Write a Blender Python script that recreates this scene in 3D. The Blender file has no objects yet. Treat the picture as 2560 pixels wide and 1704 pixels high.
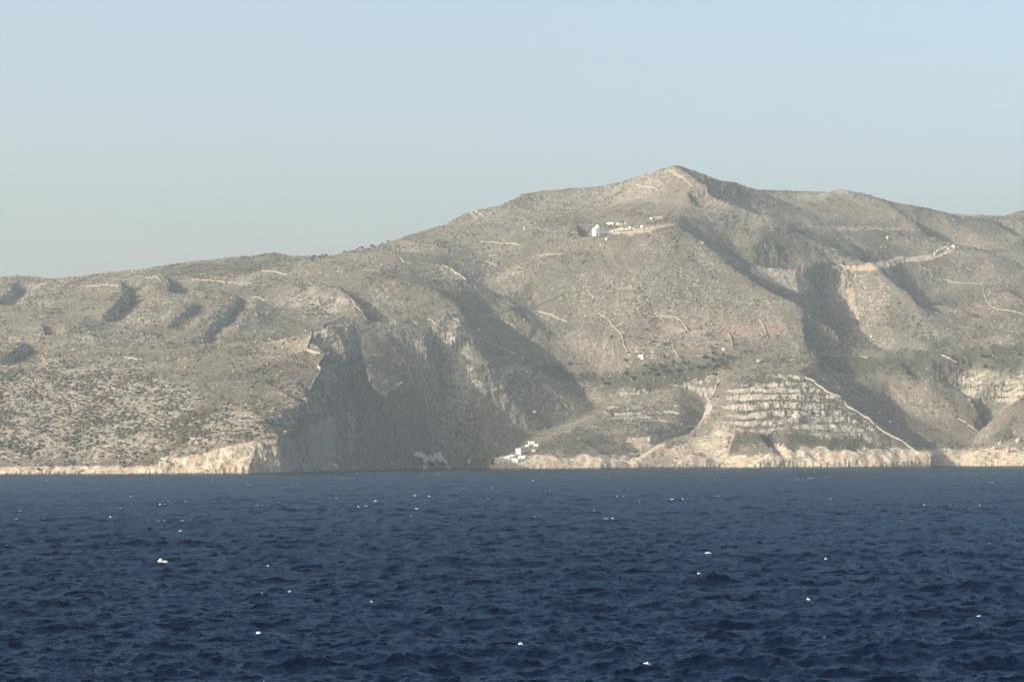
import bpy, math, random
import numpy as np
from mathutils import Vector, Matrix
from mathutils.geometry import delaunay_2d_cdt

C = bpy.context.scene
COL = C.collection
R = math.radians
random.seed(7)

# ------------------------------------------------------------------ camera, world, sun, exposure
F = 7259.0                       # focal length in pixels of a 2560 px wide frame
CH = 14.0                        # eye height above the water
PITCH = math.atan(291.5 / F)
ROLL = 0.0043
cam = bpy.data.cameras.new('camera')
cam.sensor_width = 36.0
cam.lens = F / 2560 * 36.0
cam.clip_start = 1.0
cam.clip_end = 60000
cam_o = bpy.data.objects.new('camera', cam)
COL.objects.link(cam_o)
fwd = Vector((0, math.cos(PITCH), math.sin(PITCH)))
right0 = Vector((1, 0, 0))
up0 = right0.cross(fwd)
rt = right0 * math.cos(ROLL) - up0 * math.sin(ROLL)
up = right0 * math.sin(ROLL) + up0 * math.cos(ROLL)
M3 = Matrix((rt, up, -fwd)).transposed()
cam_o.matrix_world = Matrix.Translation((0, 0, CH)) @ M3.to_4x4()
C.camera = cam_o

SUN_EL, SUN_AZ = R(24), R(64)    # azimuth measured from "behind the camera" towards the left
sdir = Vector((-math.sin(SUN_AZ) * math.cos(SUN_EL), -math.cos(SUN_AZ) * math.cos(SUN_EL), math.sin(SUN_EL)))
sun = bpy.data.lights.new('sun', 'SUN')
sun.energy = 3.7
sun.angle = R(0.5)
sun.color = (1.0, 0.935, 0.86)
sun_o = bpy.data.objects.new('sun', sun)
COL.objects.link(sun_o)
sun_o.rotation_euler = sdir.to_track_quat('Z', 'Y').to_euler()

W = bpy.data.worlds.new('World')
C.world = W
W.use_nodes = True
nt = W.node_tree
nt.nodes.clear()
sky = nt.nodes.new('ShaderNodeTexSky')
sky.sky_type = 'NISHITA'
sky.sun_disc = False
sky.sun_elevation = SUN_EL
# sky sun_rotation: clockwise from +Y seen from above
sky.sun_rotation = math.atan2(sdir.x, sdir.y) % (2 * math.pi)
sky.altitude = 0
sky.air_density = 0.75
sky.dust_density = 4.3
sky.ozone_density = 0.0
bg = nt.nodes.new('ShaderNodeBackground')
bg.inputs['Strength'].default_value = 0.142
wo = nt.nodes.new('ShaderNodeOutputWorld')
tint = nt.nodes.new('ShaderNodeMix'); tint.data_type = 'RGBA'; tint.blend_type = 'MULTIPLY'; tint.inputs[0].default_value = 1.0
tint.inputs[7].default_value = (1.06, 1.035, 0.975, 1)      # a slightly milky summer sky
nt.links.new(sky.outputs[0], tint.inputs[6]); nt.links.new(tint.outputs[2], bg.inputs['Color'])
nt.links.new(bg.outputs[0], wo.inputs['Surface'])
C.view_settings.view_transform = 'Standard'
C.view_settings.look = 'None'
C.view_settings.exposure = 0.97
C.view_settings.gamma = 1.0
C.cycles.max_bounces = 5
C.cycles.diffuse_bounces = 2
C.cycles.glossy_bounces = 2
C.cycles.volume_bounces = 0
C.cycles.use_denoising = True

# ------------------------------------------------------------------ projection helpers
RT = np.array(rt); UP = np.array(up); FW = np.array(fwd); CP = np.array((0, 0, CH))
def project(P):
    d = np.asarray(P) - CP
    w = d @ FW
    return 1280 + F * (d @ RT) / w, 852 - F * (d @ UP) / w
def unproject(x, y, D):
    v = FW + RT * ((x - 1280) / F) + UP * ((852 - y) / F)
    return CP + v * (D / v[1])
def column_point(x, D, z):       # point of depth D and height z seen in column x
    y = 1143.5
    for _ in range(4):
        v = FW + RT * ((x - 1280) / F) + UP * ((852 - y) / F)
        X = v[0] / v[1] * D
        _, y = project(np.array((X, D, z)))
    return np.array((X, D, z))

def tag(o, label=None, cat=None, group=None, kind=None):
    if label: o['label'] = label
    if cat: o['category'] = cat
    if group: o['group'] = group
    if kind: o['kind'] = kind
    return o

# ------------------------------------------------------------------ noise
_rng = np.random.RandomState(11)
_PERM = np.concatenate([_rng.permutation(1024)] * 3)
_ANG = _rng.rand(1024) * 2 * np.pi
_GX, _GY = np.cos(_ANG), np.sin(_ANG)
def gnoise(x, y, seed=0):
    x = np.asarray(x) + seed * 17.31; y = np.asarray(y) + seed * 9.73
    xi = np.floor(x).astype(np.int64); yi = np.floor(y).astype(np.int64)
    xf = x - xi; yf = y - yi
    u = xf * xf * xf * (xf * (xf * 6 - 15) + 10); v = yf * yf * yf * (yf * (yf * 6 - 15) + 10)
    def g(ix, iy, dx, dy):
        h = _PERM[(_PERM[ix & 1023] + iy) & 1023]
        return _GX[h] * dx + _GY[h] * dy
    a = g(xi, yi, xf, yf); b = g(xi + 1, yi, xf - 1, yf)
    c = g(xi, yi + 1, xf, yf - 1); d = g(xi + 1, yi + 1, xf - 1, yf - 1)
    return (a + (b - a) * u + (c + (d - c) * u - a - (b - a) * u) * v) * 1.5
def fbm(x, y, o=5, seed=0, gain=0.5):
    s = 0; a = 1.0; f = 1.0
    for k in range(o):
        s = s + a * gnoise(x * f, y * f, seed + k * 3.1); a *= gain; f *= 2.03
    return s
def ridged(x, y, o=4, seed=0):
    s = 0; a = 1.0; f = 1.0
    for k in range(o):
        s = s + a * (1 - 2 * np.abs(gnoise(x * f, y * f, seed + k * 3.1))); a *= 0.5; f *= 2.07
    return s * 0.5
def sstep(a, b, x):
    t = np.clip((x - a) / (b - a), 0, 1)
    return t * t * (3 - 2 * t)

# ------------------------------------------------------------------ the terrain's break lines
# (x, y, D): seen in column x at row y, D metres out;  ('z', x, D, z): height given directly
def Z(x, D, z): return ('z', x, D, z)
SHORE = [(-300, 2600), (-150, 2620), (0, 2640), (200, 2650), (380, 2640), (500, 2640), (620, 2640), (700, 2670), (730, 2760),
         (770, 2880), (815, 2960), (835, 2980), (865, 3100), (915, 3260), (1000, 3480), (1080, 3720), (1150, 3790),
         (1205, 3720), (1228, 3480), (1300, 3465), (1400, 3465), (1500, 3475), (1590, 3500), (1700, 3540), (1800, 3565),
         (1900, 3540), (2000, 3560), (2100, 3560), (2200, 3570), (2330, 3610), (2375, 3760), (2400, 3740), (2440, 3640),
         (2560, 3620), (2700, 3600), (2860, 3600)]
L = []
L.append([Z(x, D, 0) for x, D in SHORE])
L.append([Z(x, D - 30, -14) for x, D in SHORE[:8]])
L.append([Z(x + 32, D - 12, -14) for x, D in SHORE[8:16]] + [Z(1150, 3740, -8), Z(1195, 3600, -10), Z(1195, 3440, -14)] + [Z(x, D - 30, -14) for x, D in SHORE[19:]])
L.append([Z(-300, 2500, -16), Z(700, 2500, -16), Z(1280, 2500, -16), Z(2860, 2500, -16)])
L.append([Z(1280, 3000, -16), Z(2860, 3000, -16)])
# left: pale shore band and cliff top
L.append([(-300, 1168, 2625), (0, 1166, 2656), (200, 1164, 2662), (330, 1168, 2652), (371, 1170, 2652), (440, 1149, 2656), (574, 1113, 2668),
          (650, 1101, 2680), (702, 1097, 2694), (740, 1078, 2830), (784, 1055, 2950), (832, 1032, 3060)])
# left slope
L.append([(-300, 1080, 2760), (0, 1080, 2770), (250, 1085, 2770), (480, 1080, 2740), (650, 1050, 2790), (760, 1010, 2900)])
L.append([(-300, 960, 3000), (0, 960, 3010), (250, 960, 3000), (480, 960, 2980), (660, 950, 2995), (745, 950, 3010)])
L.append([(-300, 870, 3300), (0, 880, 3290), (250, 870, 3300), (480, 860, 3300), (660, 860, 3270), (735, 850, 3290)])
L.append([(-300, 790, 3660), (0, 800, 3640), (200, 790, 3660), (420, 770, 3720), (600, 775, 3780), (750, 770, 3890), (830, 780, 3890)])
L.append([(-300, 735, 3980), (0, 735, 3980), (200, 720, 4010), (420, 705, 4040), (600, 700, 4060), (760, 695, 4080), (850, 705, 4060)])
L.append([(-300, 695, 4300), (0, 694, 4300), (40, 690, 4300), (130, 697, 4300), (250, 682, 4300), (358, 669, 4330), (480, 652, 4360), (600, 640, 4400),
          (685, 627, 4430), (718, 643, 4430), (768, 653, 4440), (870, 627, 4470), (925, 617, 4490), (1000, 595, 4540), (1070, 587, 4570)])
L.append([Z(-300, 4650, 170), Z(0, 4650, 200), Z(400, 4750, 220), Z(765, 4800, 240), Z(1000, 5000, 260)])
# headland crest beside the wall, and its side spur
L.append([(832, 1032, 3060), (790, 1004, 3060), (778, 985, 3065), (785, 955, 3075), (808, 926, 3110), (818, 888, 3160), (772, 880, 3165),
          (774, 850, 3200), (782, 830, 3225), (840, 812, 3255), (885, 806, 3280)])
L.append([(818, 888, 3160), (872, 919, 3205), (925, 959, 3310), (980, 1010, 3430), (1018, 1060, 3560), (1043, 1110, 3660)])
L.append([(858, 1040, 3160), (880, 1100, 3190)])
L.append([(885, 806, 3280), (894, 832, 3272), (900, 870, 3262), (903, 915, 3258), (925, 959, 3310)])
# gully behind the side spur, then the lit bowl
L.append([Z(905, 3400, 92), Z(950, 3450, 82), Z(1035, 3660, 48), Z(1085, 3755, 14)])
L.append([(885, 885, 3650), (930, 935, 3620), (1010, 965, 3650), (1062, 1003, 3735), (1092, 1060, 3790)])
L.append([(885, 850, 3740), (950, 890, 3720), (1030, 910, 3750), (1085, 938, 3795)])
L.append([Z(795, 3345, 112), Z(845, 3335, 100), Z(880, 3360, 90)])  # added hollow, out of view, dug to let sun onto bowl and hamlet
L.append([Z(792, 3440, 112), Z(840, 3450, 104)])
L.append([Z(775, 3600, 150), Z(810, 3580, 122), Z(845, 3580, 118), Z(868, 3610, 120)])
L.append([Z(800, 3720, 168), Z(850, 3700, 150)])
L.append([(905, 822, 3780), (960, 830, 3800), (1060, 850, 3830), (1120, 870, 3830)])
L.append([(905, 800, 3820), (918, 802, 3830), (1000, 805, 3870), (1075, 800, 3900), (1120, 815, 3900), (1156, 816, 3920), (1194, 845, 3940), (1252, 872, 3955), (1290, 886, 3965)])
# spur of dark cliffs and outcrops above the village
L.append([(1290, 886, 3965), (1215, 908, 3860), (1178, 923, 3840), (1153, 962, 3830), (1124, 974, 3830), (1112, 1000, 3830), (1122, 1050, 3825),
          (1150, 1100, 3815), (1140, 1145, 3800)])
L.append([(1165, 1160, 3770), (1200, 1100, 3775), (1228, 1040, 3800), (1258, 980, 3835), (1290, 925, 3900)])
# slope right of it up to the second spur
L.append([(1240, 1150, 3600), (1280, 1118, 3700), (1354, 1080, 3800), (1400, 1065, 3850), (1480, 1035, 3910), (1560, 1015, 3920), (1640, 990, 3940)])
L.append([(1292, 965, 3880), (1335, 1025, 3855), (1365, 1060, 3830)])
L.append([(1235, 792, 4110), (1275, 835, 4040), (1310, 880, 3990), (1345, 920, 3955), (1400, 985, 3915), (1430, 1025, 3900)])
L.append([(1258, 790, 4118), (1320, 845, 4090), (1380, 880, 4070), (1430, 940, 4020), (1465, 990, 3970), (1490, 1020, 3930)])
L.append([(1310, 800, 4115), (1400, 848, 4105), (1490, 900, 4060), (1510, 960, 3985)])
# scarps of the middle slope
L.append([(847, 727, 3960), (870, 752, 3890), (882, 765, 3860), (905, 790, 3840), (918, 802, 3830)])
L.append([(880, 728, 4020), (915, 750, 3990), (960, 798, 3870)])
L.append([(1105, 662, 4300), (1140, 676, 4250), (1165, 700, 4210), (1190, 730, 4170), (1220, 765, 4130), (1235, 792, 4110)])
L.append([(1180, 715, 4280), (1216, 703, 4320), (1260, 676, 4380), (1330, 642, 4430), (1400, 607, 4470), (1445, 592, 4480)])
L.append([(1216, 703, 4320), (1262, 745, 4205), (1285, 780, 4125)])
L.append([(850, 705, 4060), (900, 700, 4060), (1000, 700, 4060), (1080, 720, 4050), (1140, 760, 4020), (1160, 790, 3960)])
L.append([(1000, 640, 4300), (1100, 630, 4370), (1200, 640, 4410), (1300, 620, 4450), (1400, 585, 4500)])
# big middle slope below the church
L.append([(1500, 592, 4420), (1560, 586, 4420), (1640, 572, 4440), (1690, 562, 4470)])
L.append([(1330, 700, 4290), (1450, 700, 4280), (1600, 700, 4260), (1780, 700, 4260), (1900, 722, 4235)])
L.append([(1400, 620, 4430), (1550, 630, 4380), (1700, 640, 4350)])
L.append([(1330, 780, 4190), (1450, 790, 4180), (1600, 790, 4160), (1780, 790, 4150), (1960, 790, 4140)])
L.append([(1480, 860, 4065), (1600, 868, 4030), (1750, 872, 4030), (1900, 868, 4040), (2015, 858, 4060)])
L.append([(1520, 940, 3980), (1640, 925, 3975), (1760, 910, 3985), (1850, 896, 4005), (1930, 880, 4030)])
L.append([(1690, 562, 4470), (1740, 600, 4420), (1780, 633, 4370), (1804, 650, 4350), (1862, 684, 4290), (1909, 716, 4250), (1964, 743, 4200),
          (1994, 757, 4175), (2008, 780, 4160), (2013, 810, 4120), (2015, 858, 4060)])
NB0 = len(L)
# ravine behind it
L.append([(1700, 553, 4720), (1760, 588, 4720), (1815, 622, 4710), (1858, 650, 4700), (1890, 685, 4640), (1950, 720, 4600), Z(2010, 4580, 200), Z(2060, 4540, 158), Z(2150, 4500, 145), Z(2300, 4440, 145)])
L.append([(1858, 650, 4700), (1875, 663, 4695), (1960, 668, 4720), (2030, 668, 4730), (2090, 655, 4770), (2120, 645, 4800)])
L.append([(1875, 663, 4695), (1920, 690, 4665), (1965, 718, 4645), (2000, 733, 4630)])
L.append([(2025, 685, 4730), (2045, 720, 4700), (2065, 780, 4640), (2085, 840, 4560)])
L.append([(2085, 670, 4780), (2100, 700, 4745), (2107, 726, 4725), (2107, 777, 4680), (2165, 800, 4620), (2240, 830, 4560), (2320, 862, 4490)])
# hills of the right background
L.append([(2120, 645, 4800), (2181, 655, 4790), (2215, 690, 4740), (2269, 743, 4680), (2310, 790, 4620), (2350, 840, 4550)])
L.append([(2212, 660, 4960), (2250, 700, 4930), (2290, 742, 4880), (2310, 760, 4800)])
L.append([(2270, 672, 5000), (2300, 740, 4950), (2370, 735, 4930), (2410, 775, 4850), (2470, 800, 4750)])
L.append([(2300, 765, 4770), (2337, 753, 4740), (2395, 770, 4700), (2439, 797, 4660), (2541, 821, 4590), (2860, 860, 4500)])
L.append([(2140, 610, 5020), (2200, 640, 4990), (2280, 645, 5020), (2330, 632, 5050), (2385, 617, 5080), (2480, 640, 5080), (2560, 660, 5080), (2860, 690, 5080)])
L.append([(2420, 700, 5000), (2500, 715, 4960), (2560, 760, 4850), (2700, 800, 4800)])
# church terrace, peak and the hills of the skyline
L.append([(1445, 592, 4620), (1480, 570, 4730), (1560, 560, 4740), (1640, 550, 4720), (1690, 553, 4700)])
L.append([(1070, 587, 4710), (1110, 560, 4850), (1173, 528, 5000), (1250, 511, 5100), (1304, 486, 5200), (1352, 474, 5250), (1378, 478, 5270), (1402, 494, 5330), (1440, 501, 5330), (1469, 490, 5260)])
L.append([(1070, 587, 4710), (1200, 575, 4740), (1300, 570, 4760), (1400, 560, 4780), (1480, 545, 4850)])
L.append([(1469, 490, 5260), (1510, 464, 5220), (1565, 449, 5180), (1608, 437, 5150), (1641, 430, 5120), (1662, 419, 5080), (1684, 413, 5050)])
L.append([(1684, 413, 5050), (1703, 428, 5030), (1740, 452, 4960), (1770, 476, 4920), (1838, 515, 4870), (1906, 541, 4840), (1943, 552, 4830), (1985, 580, 4820), (2020, 610, 4800), (2120, 645, 4800)])
L.append([(1684, 413, 5050), (1700, 412, 5055), (1750, 427, 5065), (1782, 442, 5070), (1809, 453, 5090), (1850, 459, 5350), (1891, 476, 5490), (1934, 490, 5540), (1994, 509, 5640)])
L.append([(1809, 453, 5090), (1860, 487, 5100), (1905, 515, 5040), (1955, 549, 4950), (1990, 560, 4960), (2030, 580, 4930), (2140, 610, 5020)])
L.append([(1994, 509, 5640), (2021, 494, 5560), (2065, 478, 5500), (2108, 473, 5470), (2162, 489, 5450), (2217, 498, 5440), (2255, 511, 5440), (2304, 516, 5460),
          (2369, 531, 5480), (2412, 543, 5500), (2477, 556, 5520)])
L.append([(2477, 556, 5520), (2520, 543, 5750), (2560, 524, 5800), (2700, 500, 5900), (2860, 490, 5900)])
L.append([(2000, 520, 5350), (2080, 565, 5140), (2180, 570, 5160), (2260, 575, 5200)])
L.append([(2180, 500, 5400), (2212, 515, 5330), (2245, 545, 5250), (2290, 585, 5170), (2330, 605, 5110)])
L.append([(2240, 520, 5430), (2290, 550, 5400), (2370, 573, 5330), (2400, 605, 5230)])
L.append([(1480, 520, 5050), (1600, 500, 4980), (1700, 520, 4870), (1760, 545, 4800)])
L.append([(1600, 540, 4760), (1700, 540, 4760)])
L.append([(1830, 600, 4760), (1900, 600, 4740), (1970, 620, 4760)])
L.append([Z(1000, 5300, 300), Z(1300, 5700, 330), Z(1500, 5800, 360), Z(1700, 5900, 380), Z(1850, 6100, 400), Z(2100, 6100, 400), Z(2477, 6100, 380), Z(2860, 6100, 450)])
L.append([Z(-300, 6400, 60), Z(1280, 6400, 100), Z(2860, 6400, 150)])
NB1 = len(L)
for k in range(NB0, NB1):                         # the whole background stands 140 m nearer than first paced out
    L[k] = [(p[0], p[1], p[2] - 140, p[3]) if False else (('z', p[1], p[2] - 140, p[3]) if p[0] == 'z' else (p[0], p[1], p[2] - 140)) for p in L[k]]
# knoll left of the right-hand hill
L.append([(1238, 1160, 3500), (1285, 1132, 3570), (1340, 1104, 3650), (1440, 1062, 3770), (1520, 1028, 3860), (1600, 1012, 3910), (1680, 1000, 3900), (1706, 1010, 3860),
          (1692, 1055, 3760), (1662, 1095, 3670), (1618, 1130, 3580)])
L.append([(1560, 1003, 3935), (1640, 975, 3955), (1700, 970, 3958), (1740, 975, 3955)])
L.append([(1570, 1158, 3530), (1622, 1132, 3620), (1668, 1108, 3690), (1708, 1092, 3740), (1748, 1072, 3800), (1769, 1045, 3865), (1765, 1010, 3930), (1740, 975, 3955)])
L.append([(1300, 1150, 3492), (1400, 1140, 3500), (1500, 1132, 3505), (1570, 1135, 3525)])
L.append([(1450, 1095, 3620), (1550, 1080, 3650), (1625, 1065, 3680)])
# right-hand hill
L.append([(1572, 1163, 3505), (1610, 1142, 3540), (1655, 1116, 3590), (1705, 1095, 3640), (1748, 1076, 3680), (1768, 1055, 3715), (1780, 1030, 3760), (1770, 1000, 3810), (1800, 950, 3900), (1840, 926, 3960),
          (1890, 906, 3985), (1929, 892, 4008), (1993, 880, 4035)])
L.append([(1994, 924, 3860), (2022, 942, 3820), (2071, 974, 3780), (2097, 988, 3760), (2132, 1022, 3735), (2187, 1051, 3705), (2226, 1082, 3680),
          (2268, 1103, 3655), (2303, 1129, 3635), (2326, 1148, 3622)])
L.append([(1880, 935, 3870), (1994, 924, 3860), (2030, 905, 3920), (2050, 900, 3970)])
L.append([(1820, 980, 3790), (1900, 980, 3770), (2000, 975, 3770), (2071, 974, 3780)])
L.append([(1800, 1050, 3690), (1900, 1050, 3670), (2000, 1060, 3660), (2100, 1070, 3650), (2187, 1080, 3650)])
L.append([(1760, 1120, 3600), (1860, 1100, 3610), (1960, 1100, 3600), (2060, 1115, 3600), (2150, 1130, 3600), (2230, 1140, 3610)])
L.append([(2050, 900, 3970), (2080, 940, 4020), (2130, 975, 4010), (2200, 1025, 3960), (2270, 1070, 3900), (2340, 1120, 3830), (2385, 1160, 3790)])
L.append([(2080, 925, 4060), (2139, 937, 4080), (2219, 953, 4060), (2284, 953, 4030), (2329, 942, 4020), (2320, 965, 4000), (2360, 1000, 3970), (2390, 1045, 3940), (2420, 1066, 3920),
          (2445, 1079, 3905), (2470, 1092, 3900)])
L.append([(2230, 1010, 4020), (2300, 1050, 3960), (2370, 1085, 3900), (2420, 1120, 3850), (2395, 1150, 3790)])
L.append([(2026, 876, 4110), (2155, 869, 4170), (2332, 874, 4170), (2413, 852, 4220), (2560, 829, 4260), (2860, 800, 4300)])
L.append([(2150, 905, 4110), (2260, 915, 4090), (2350, 905, 4110), (2450, 890, 4120), (2560, 880, 4130), (2860, 860, 4130)])
L.append([Z(2050, 4280, 150), Z(2155, 4290, 142), Z(2332, 4290, 142), Z(2480, 4360, 150), Z(2860, 4400, 160)])
L.append([(2350, 950, 4090), (2400, 965, 4100), (2412, 1010, 4060), (2440, 1050, 4000), (2470, 1085, 3950)])
L.append([(2448, 1035, 3960), (2425, 990, 4000), (2440, 955, 4030), (2500, 925, 4050), (2560, 925, 4050), (2860, 930, 3990)])
L.append([(2395, 1150, 3730), (2440, 1117, 3760), (2477, 1093, 3790), (2482, 1050, 3850), (2523, 1012, 3880), (2560, 990, 3890), (2860, 900, 3950)])
L.append([(2430, 1140, 3680), (2560, 1100, 3700), (2860, 1080, 3720)])

def build_tin():
    vs, es = [], []
    zs = []
    for ln in L:
        prev = None
        for p in ln:
            if p[0] == 'z': P = column_point(p[1], p[2], p[3])
            else: P = unproject(*p)
            key = None
            for i, q in enumerate(vs):
                if abs(q[0] - P[0]) < 1.0 and abs(q[1] - P[1]) < 6.0: key = i; break
            if key is None:
                key = len(vs); vs.append((P[0], P[1])); zs.append(P[2])
            if prev is not None and prev != key: es.append((prev, key))
            prev = key
    out = delaunay_2d_cdt([Vector(v) for v in vs], es, [], 0, 1e-4)
    nv, ne, nf, ov = out[0], out[1], out[2], out[3]
    V = np.array([(v.x, v.y) for v in nv]); z = np.zeros(len(V)); bad = []
    for i, o in enumerate(ov):
        if o: z[i] = zs[o[0]]
        else: bad.append(i)
    for i in bad:                      # crossing of two lines: distance-weighted from its neighbours
        nb = [b if a == i else a for a, b in ne if i in (a, b)]
        nb = [j for j in nb if j not in bad]
        w = np.array([1 / (np.hypot(*(V[i] - V[j])) + 1) for j in nb]); z[i] = (w * z[nb]).sum() / w.sum()
    if bad: print('CROSSINGS', [(round(project(np.array((*V[i], z[i])))[0]), round(project(np.array((*V[i], z[i])))[1]), round(V[i][1])) for i in bad])
    return V, z, [tuple(f) for f in nf]

NC, NR = 1700, 1640
AX = np.linspace(-1560, 1560, NC) / F            # X / Y of each column
RY = np.exp(np.linspace(math.log(2540), math.log(6390), NR))
GXX = AX[None, :] * RY[:, None]; GYY = np.repeat(RY[:, None], NC, 1)
def raster(V, z, tris):
    H = np.full((NR, NC), -16.0)
    da = AX[1] - AX[0]
    lr = np.log(RY[1] / RY[0])
    for f in tris:
        P = V[list(f)]; zz = z[list(f)]
        a = P[:, 0] / P[:, 1]
        c0 = max(0, int(np.floor((a.min() - AX[0]) / da))); c1 = min(NC - 1, int(np.ceil((a.max() - AX[0]) / da)))
        r0 = max(0, int(np.floor(np.log(P[:, 1].min() / RY[0]) / lr))); r1 = min(NR - 1, int(np.ceil(np.log(P[:, 1].max() / RY[0]) / lr)))
        if c1 < c0 or r1 < r0: continue
        x = GXX[r0:r1 + 1, c0:c1 + 1]; y = GYY[r0:r1 + 1, c0:c1 + 1]
        d = (P[1, 1] - P[2, 1]) * (P[0, 0] - P[2, 0]) + (P[2, 0] - P[1, 0]) * (P[0, 1] - P[2, 1])
        if abs(d) < 1e-9: continue
        u = ((P[1, 1] - P[2, 1]) * (x - P[2, 0]) + (P[2, 0] - P[1, 0]) * (y - P[2, 1])) / d
        v = ((P[2, 1] - P[0, 1]) * (x - P[2, 0]) + (P[0, 0] - P[2, 0]) * (y - P[2, 1])) / d
        w = 1 - u - v
        m = (u >= -1e-6) & (v >= -1e-6) & (w >= -1e-6)
        H[r0:r1 + 1, c0:c1 + 1][m] = (u * zz[0] + v * zz[1] + w * zz[2])[m]
    return H
def blur(A, n, s):                   # separable gaussian, s in cells, both axes
    k = np.exp(-0.5 * (np.arange(-n, n + 1) / s) ** 2); k /= k.sum()
    B = np.pad(A, ((n, n), (0, 0)), 'edge'); B = sum(k[i] * B[i:i + A.shape[0]] for i in range(2 * n + 1))
    B = np.pad(B, ((0, 0), (n, n)), 'edge'); return sum(k[i] * B[:, i:i + A.shape[1]] for i in range(2 * n + 1))

V, zt, tris = build_tin()
H0 = raster(V, zt, tris)
H = blur(H0, 9, 2.6)
H = H + (blur(H0, 3, 1.0) - H) * sstep(40, 10, H0)          # keep the shore cliffs crisp
def image_coords(H):
    return project(np.stack([GXX, GYY, H], -1))
PX, PY = image_coords(H)
def hit(x, y, A=None):
    """the point of the ground seen at (x, y)"""
    A = H if A is None else A
    v = FW + RT * ((x - 1280) / F) + UP * ((852 - y) / F)
    c = int(round((v[0] / v[1] - AX[0]) / (AX[1] - AX[0])))
    e = (A[:, c] - CH) / RY
    k = np.nonzero(e >= v[2] / v[1])[0]
    k = k[0] if len(k) else int(np.argmax(e))
    return np.array((AX[c] * RY[k], RY[k], A[k, c]))
def scarp(pts, drop, w, rise=4.0, wl=60.0):
    """a crest whose right-hand side falls away"""
    global H
    P = [hit(*p)[:2] for p in pts]
    lo = np.min(P, 0) - 1.5 * w - wl; hi = np.max(P, 0) + 1.5 * w + wl
    bb = (GXX > lo[0]) & (GXX < hi[0]) & (GYY > lo[1]) & (GYY < hi[1])
    x = GXX[bb]; y = GYY[bb]
    best = np.full(x.shape, 1e9); side = np.ones(x.shape); tt = np.zeros(x.shape)
    n = len(P) - 1
    for i in range(n):
        a, b = P[i], P[i + 1]; d = b - a; l2 = d @ d + 1e-6
        t0 = ((x - a[0]) * d[0] + (y - a[1]) * d[1]) / l2; t = np.clip(t0, 0, 1)
        ex = x - a[0] - t * d[0]; ey = y - a[1] - t * d[1]
        dd = np.hypot(ex, ey); cr = d[0] * (y - a[1]) - d[1] * (x - a[0])
        m = dd < best
        best[m] = dd[m]; side[m] = np.sign(cr[m]); tt[m] = (i + t[m]) / n
    env = sstep(-0.02, 0.2, tt) * sstep(1.02, 0.8, tt) if n > 1 else 1.0
    r_ = -drop * sstep(0, drop * 1.1, best) * sstep(w, 0.35 * w, best)
    l_ = -rise * sstep(0, 1, best / wl)
    tot = np.where(side > 0, r_, 0) + rise * sstep(wl, 0, best)
    H[bb] += tot * env
for a_ in (([(296, 705), (303, 722), (304, 745), (280, 778), (240, 803)], 12, 50, 5), ([(395, 690), (407, 700), (413, 716), (417, 735)], 12, 52, 6), ([(580, 733), (588, 745), (585, 765), (550, 800), (510, 835), (440, 880)], 7, 30, 3),
           ([(35, 706), (28, 718), (12, 742), (-20, 765)], 10, 46, 4), ([(95, 806), (103, 818), (106, 836)], 7, 34, 3), ([(60, 860), (46, 870), (20, 888), (-20, 912)], 10, 52, 3),
           ([(486, 755), (478, 768), (450, 792), (408, 820)], 6, 40, 2), ([(1160, 812), (1180, 824), (1205, 842), (1250, 868)], 9, 34, 1), ([(1080, 880), (1095, 900), (1105, 925), (1112, 955)], 14, 60, 3),
           ([(2190, 500), (2205, 512), (2235, 535), (2275, 560), (2310, 592)], 38, 170, 8), ([(2475, 552), (2490, 565), (2520, 588), (2570, 615)], 24, 100, 4), ([(2490, 712), (2510, 725), (2540, 748), (2580, 775)], 18, 80, 4),
           ([(1892, 1082), (1897, 1100), (1915, 1125), (1935, 1160)], 20, 34, 3), ([(1686, 412), (1703, 428), (1738, 452), (1770, 477), (1836, 516), (1900, 540)], 19, 260, 1), ([(1940, 549), (1985, 578), (2030, 604), (2085, 632)], 13, 55, 3), ([(2080, 586), (2105, 604), (2135, 628), (2180, 655)], 12, 50, 4), ([(1432, 560), (1440, 575), (1448, 592)], 10, 40, 2),
           ([(1712, 486), (1722, 500), (1728, 518)], 12, 70, 3), ([(850, 905), (858, 960), (868, 1030), (880, 1100)], 14, 40, 3), ([(925, 960), (930, 1010), (945, 1070)], 10, 36, 3), ([(2240, 908), (2250, 922), (2262, 940)], 9, 50, 3), ([(843, 722), (868, 748), (882, 765), (908, 795)], 15, 60, 3), ([(1990, 678), (2012, 700), (2030, 740), (2034, 795)], 40, 125, 2), ([(1700, 568), (1740, 602), (1804, 652), (1862, 686), (1909, 718), (1960, 744)], 15, 70, 1), ([(2176, 656), (2212, 690), (2266, 742), (2300, 775)], 24, 95, 2)):
    scarp(*a_)
PX, PY = image_coords(H)
WA = gnoise(GXX / 22, GYY / 40, 5) + .5 * gnoise(GXX / 7, GYY / 12, 6); WB = gnoise(GXX / 22, GYY / 40, 9) + .5 * gnoise(GXX / 7, GYY / 12, 10)
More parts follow.
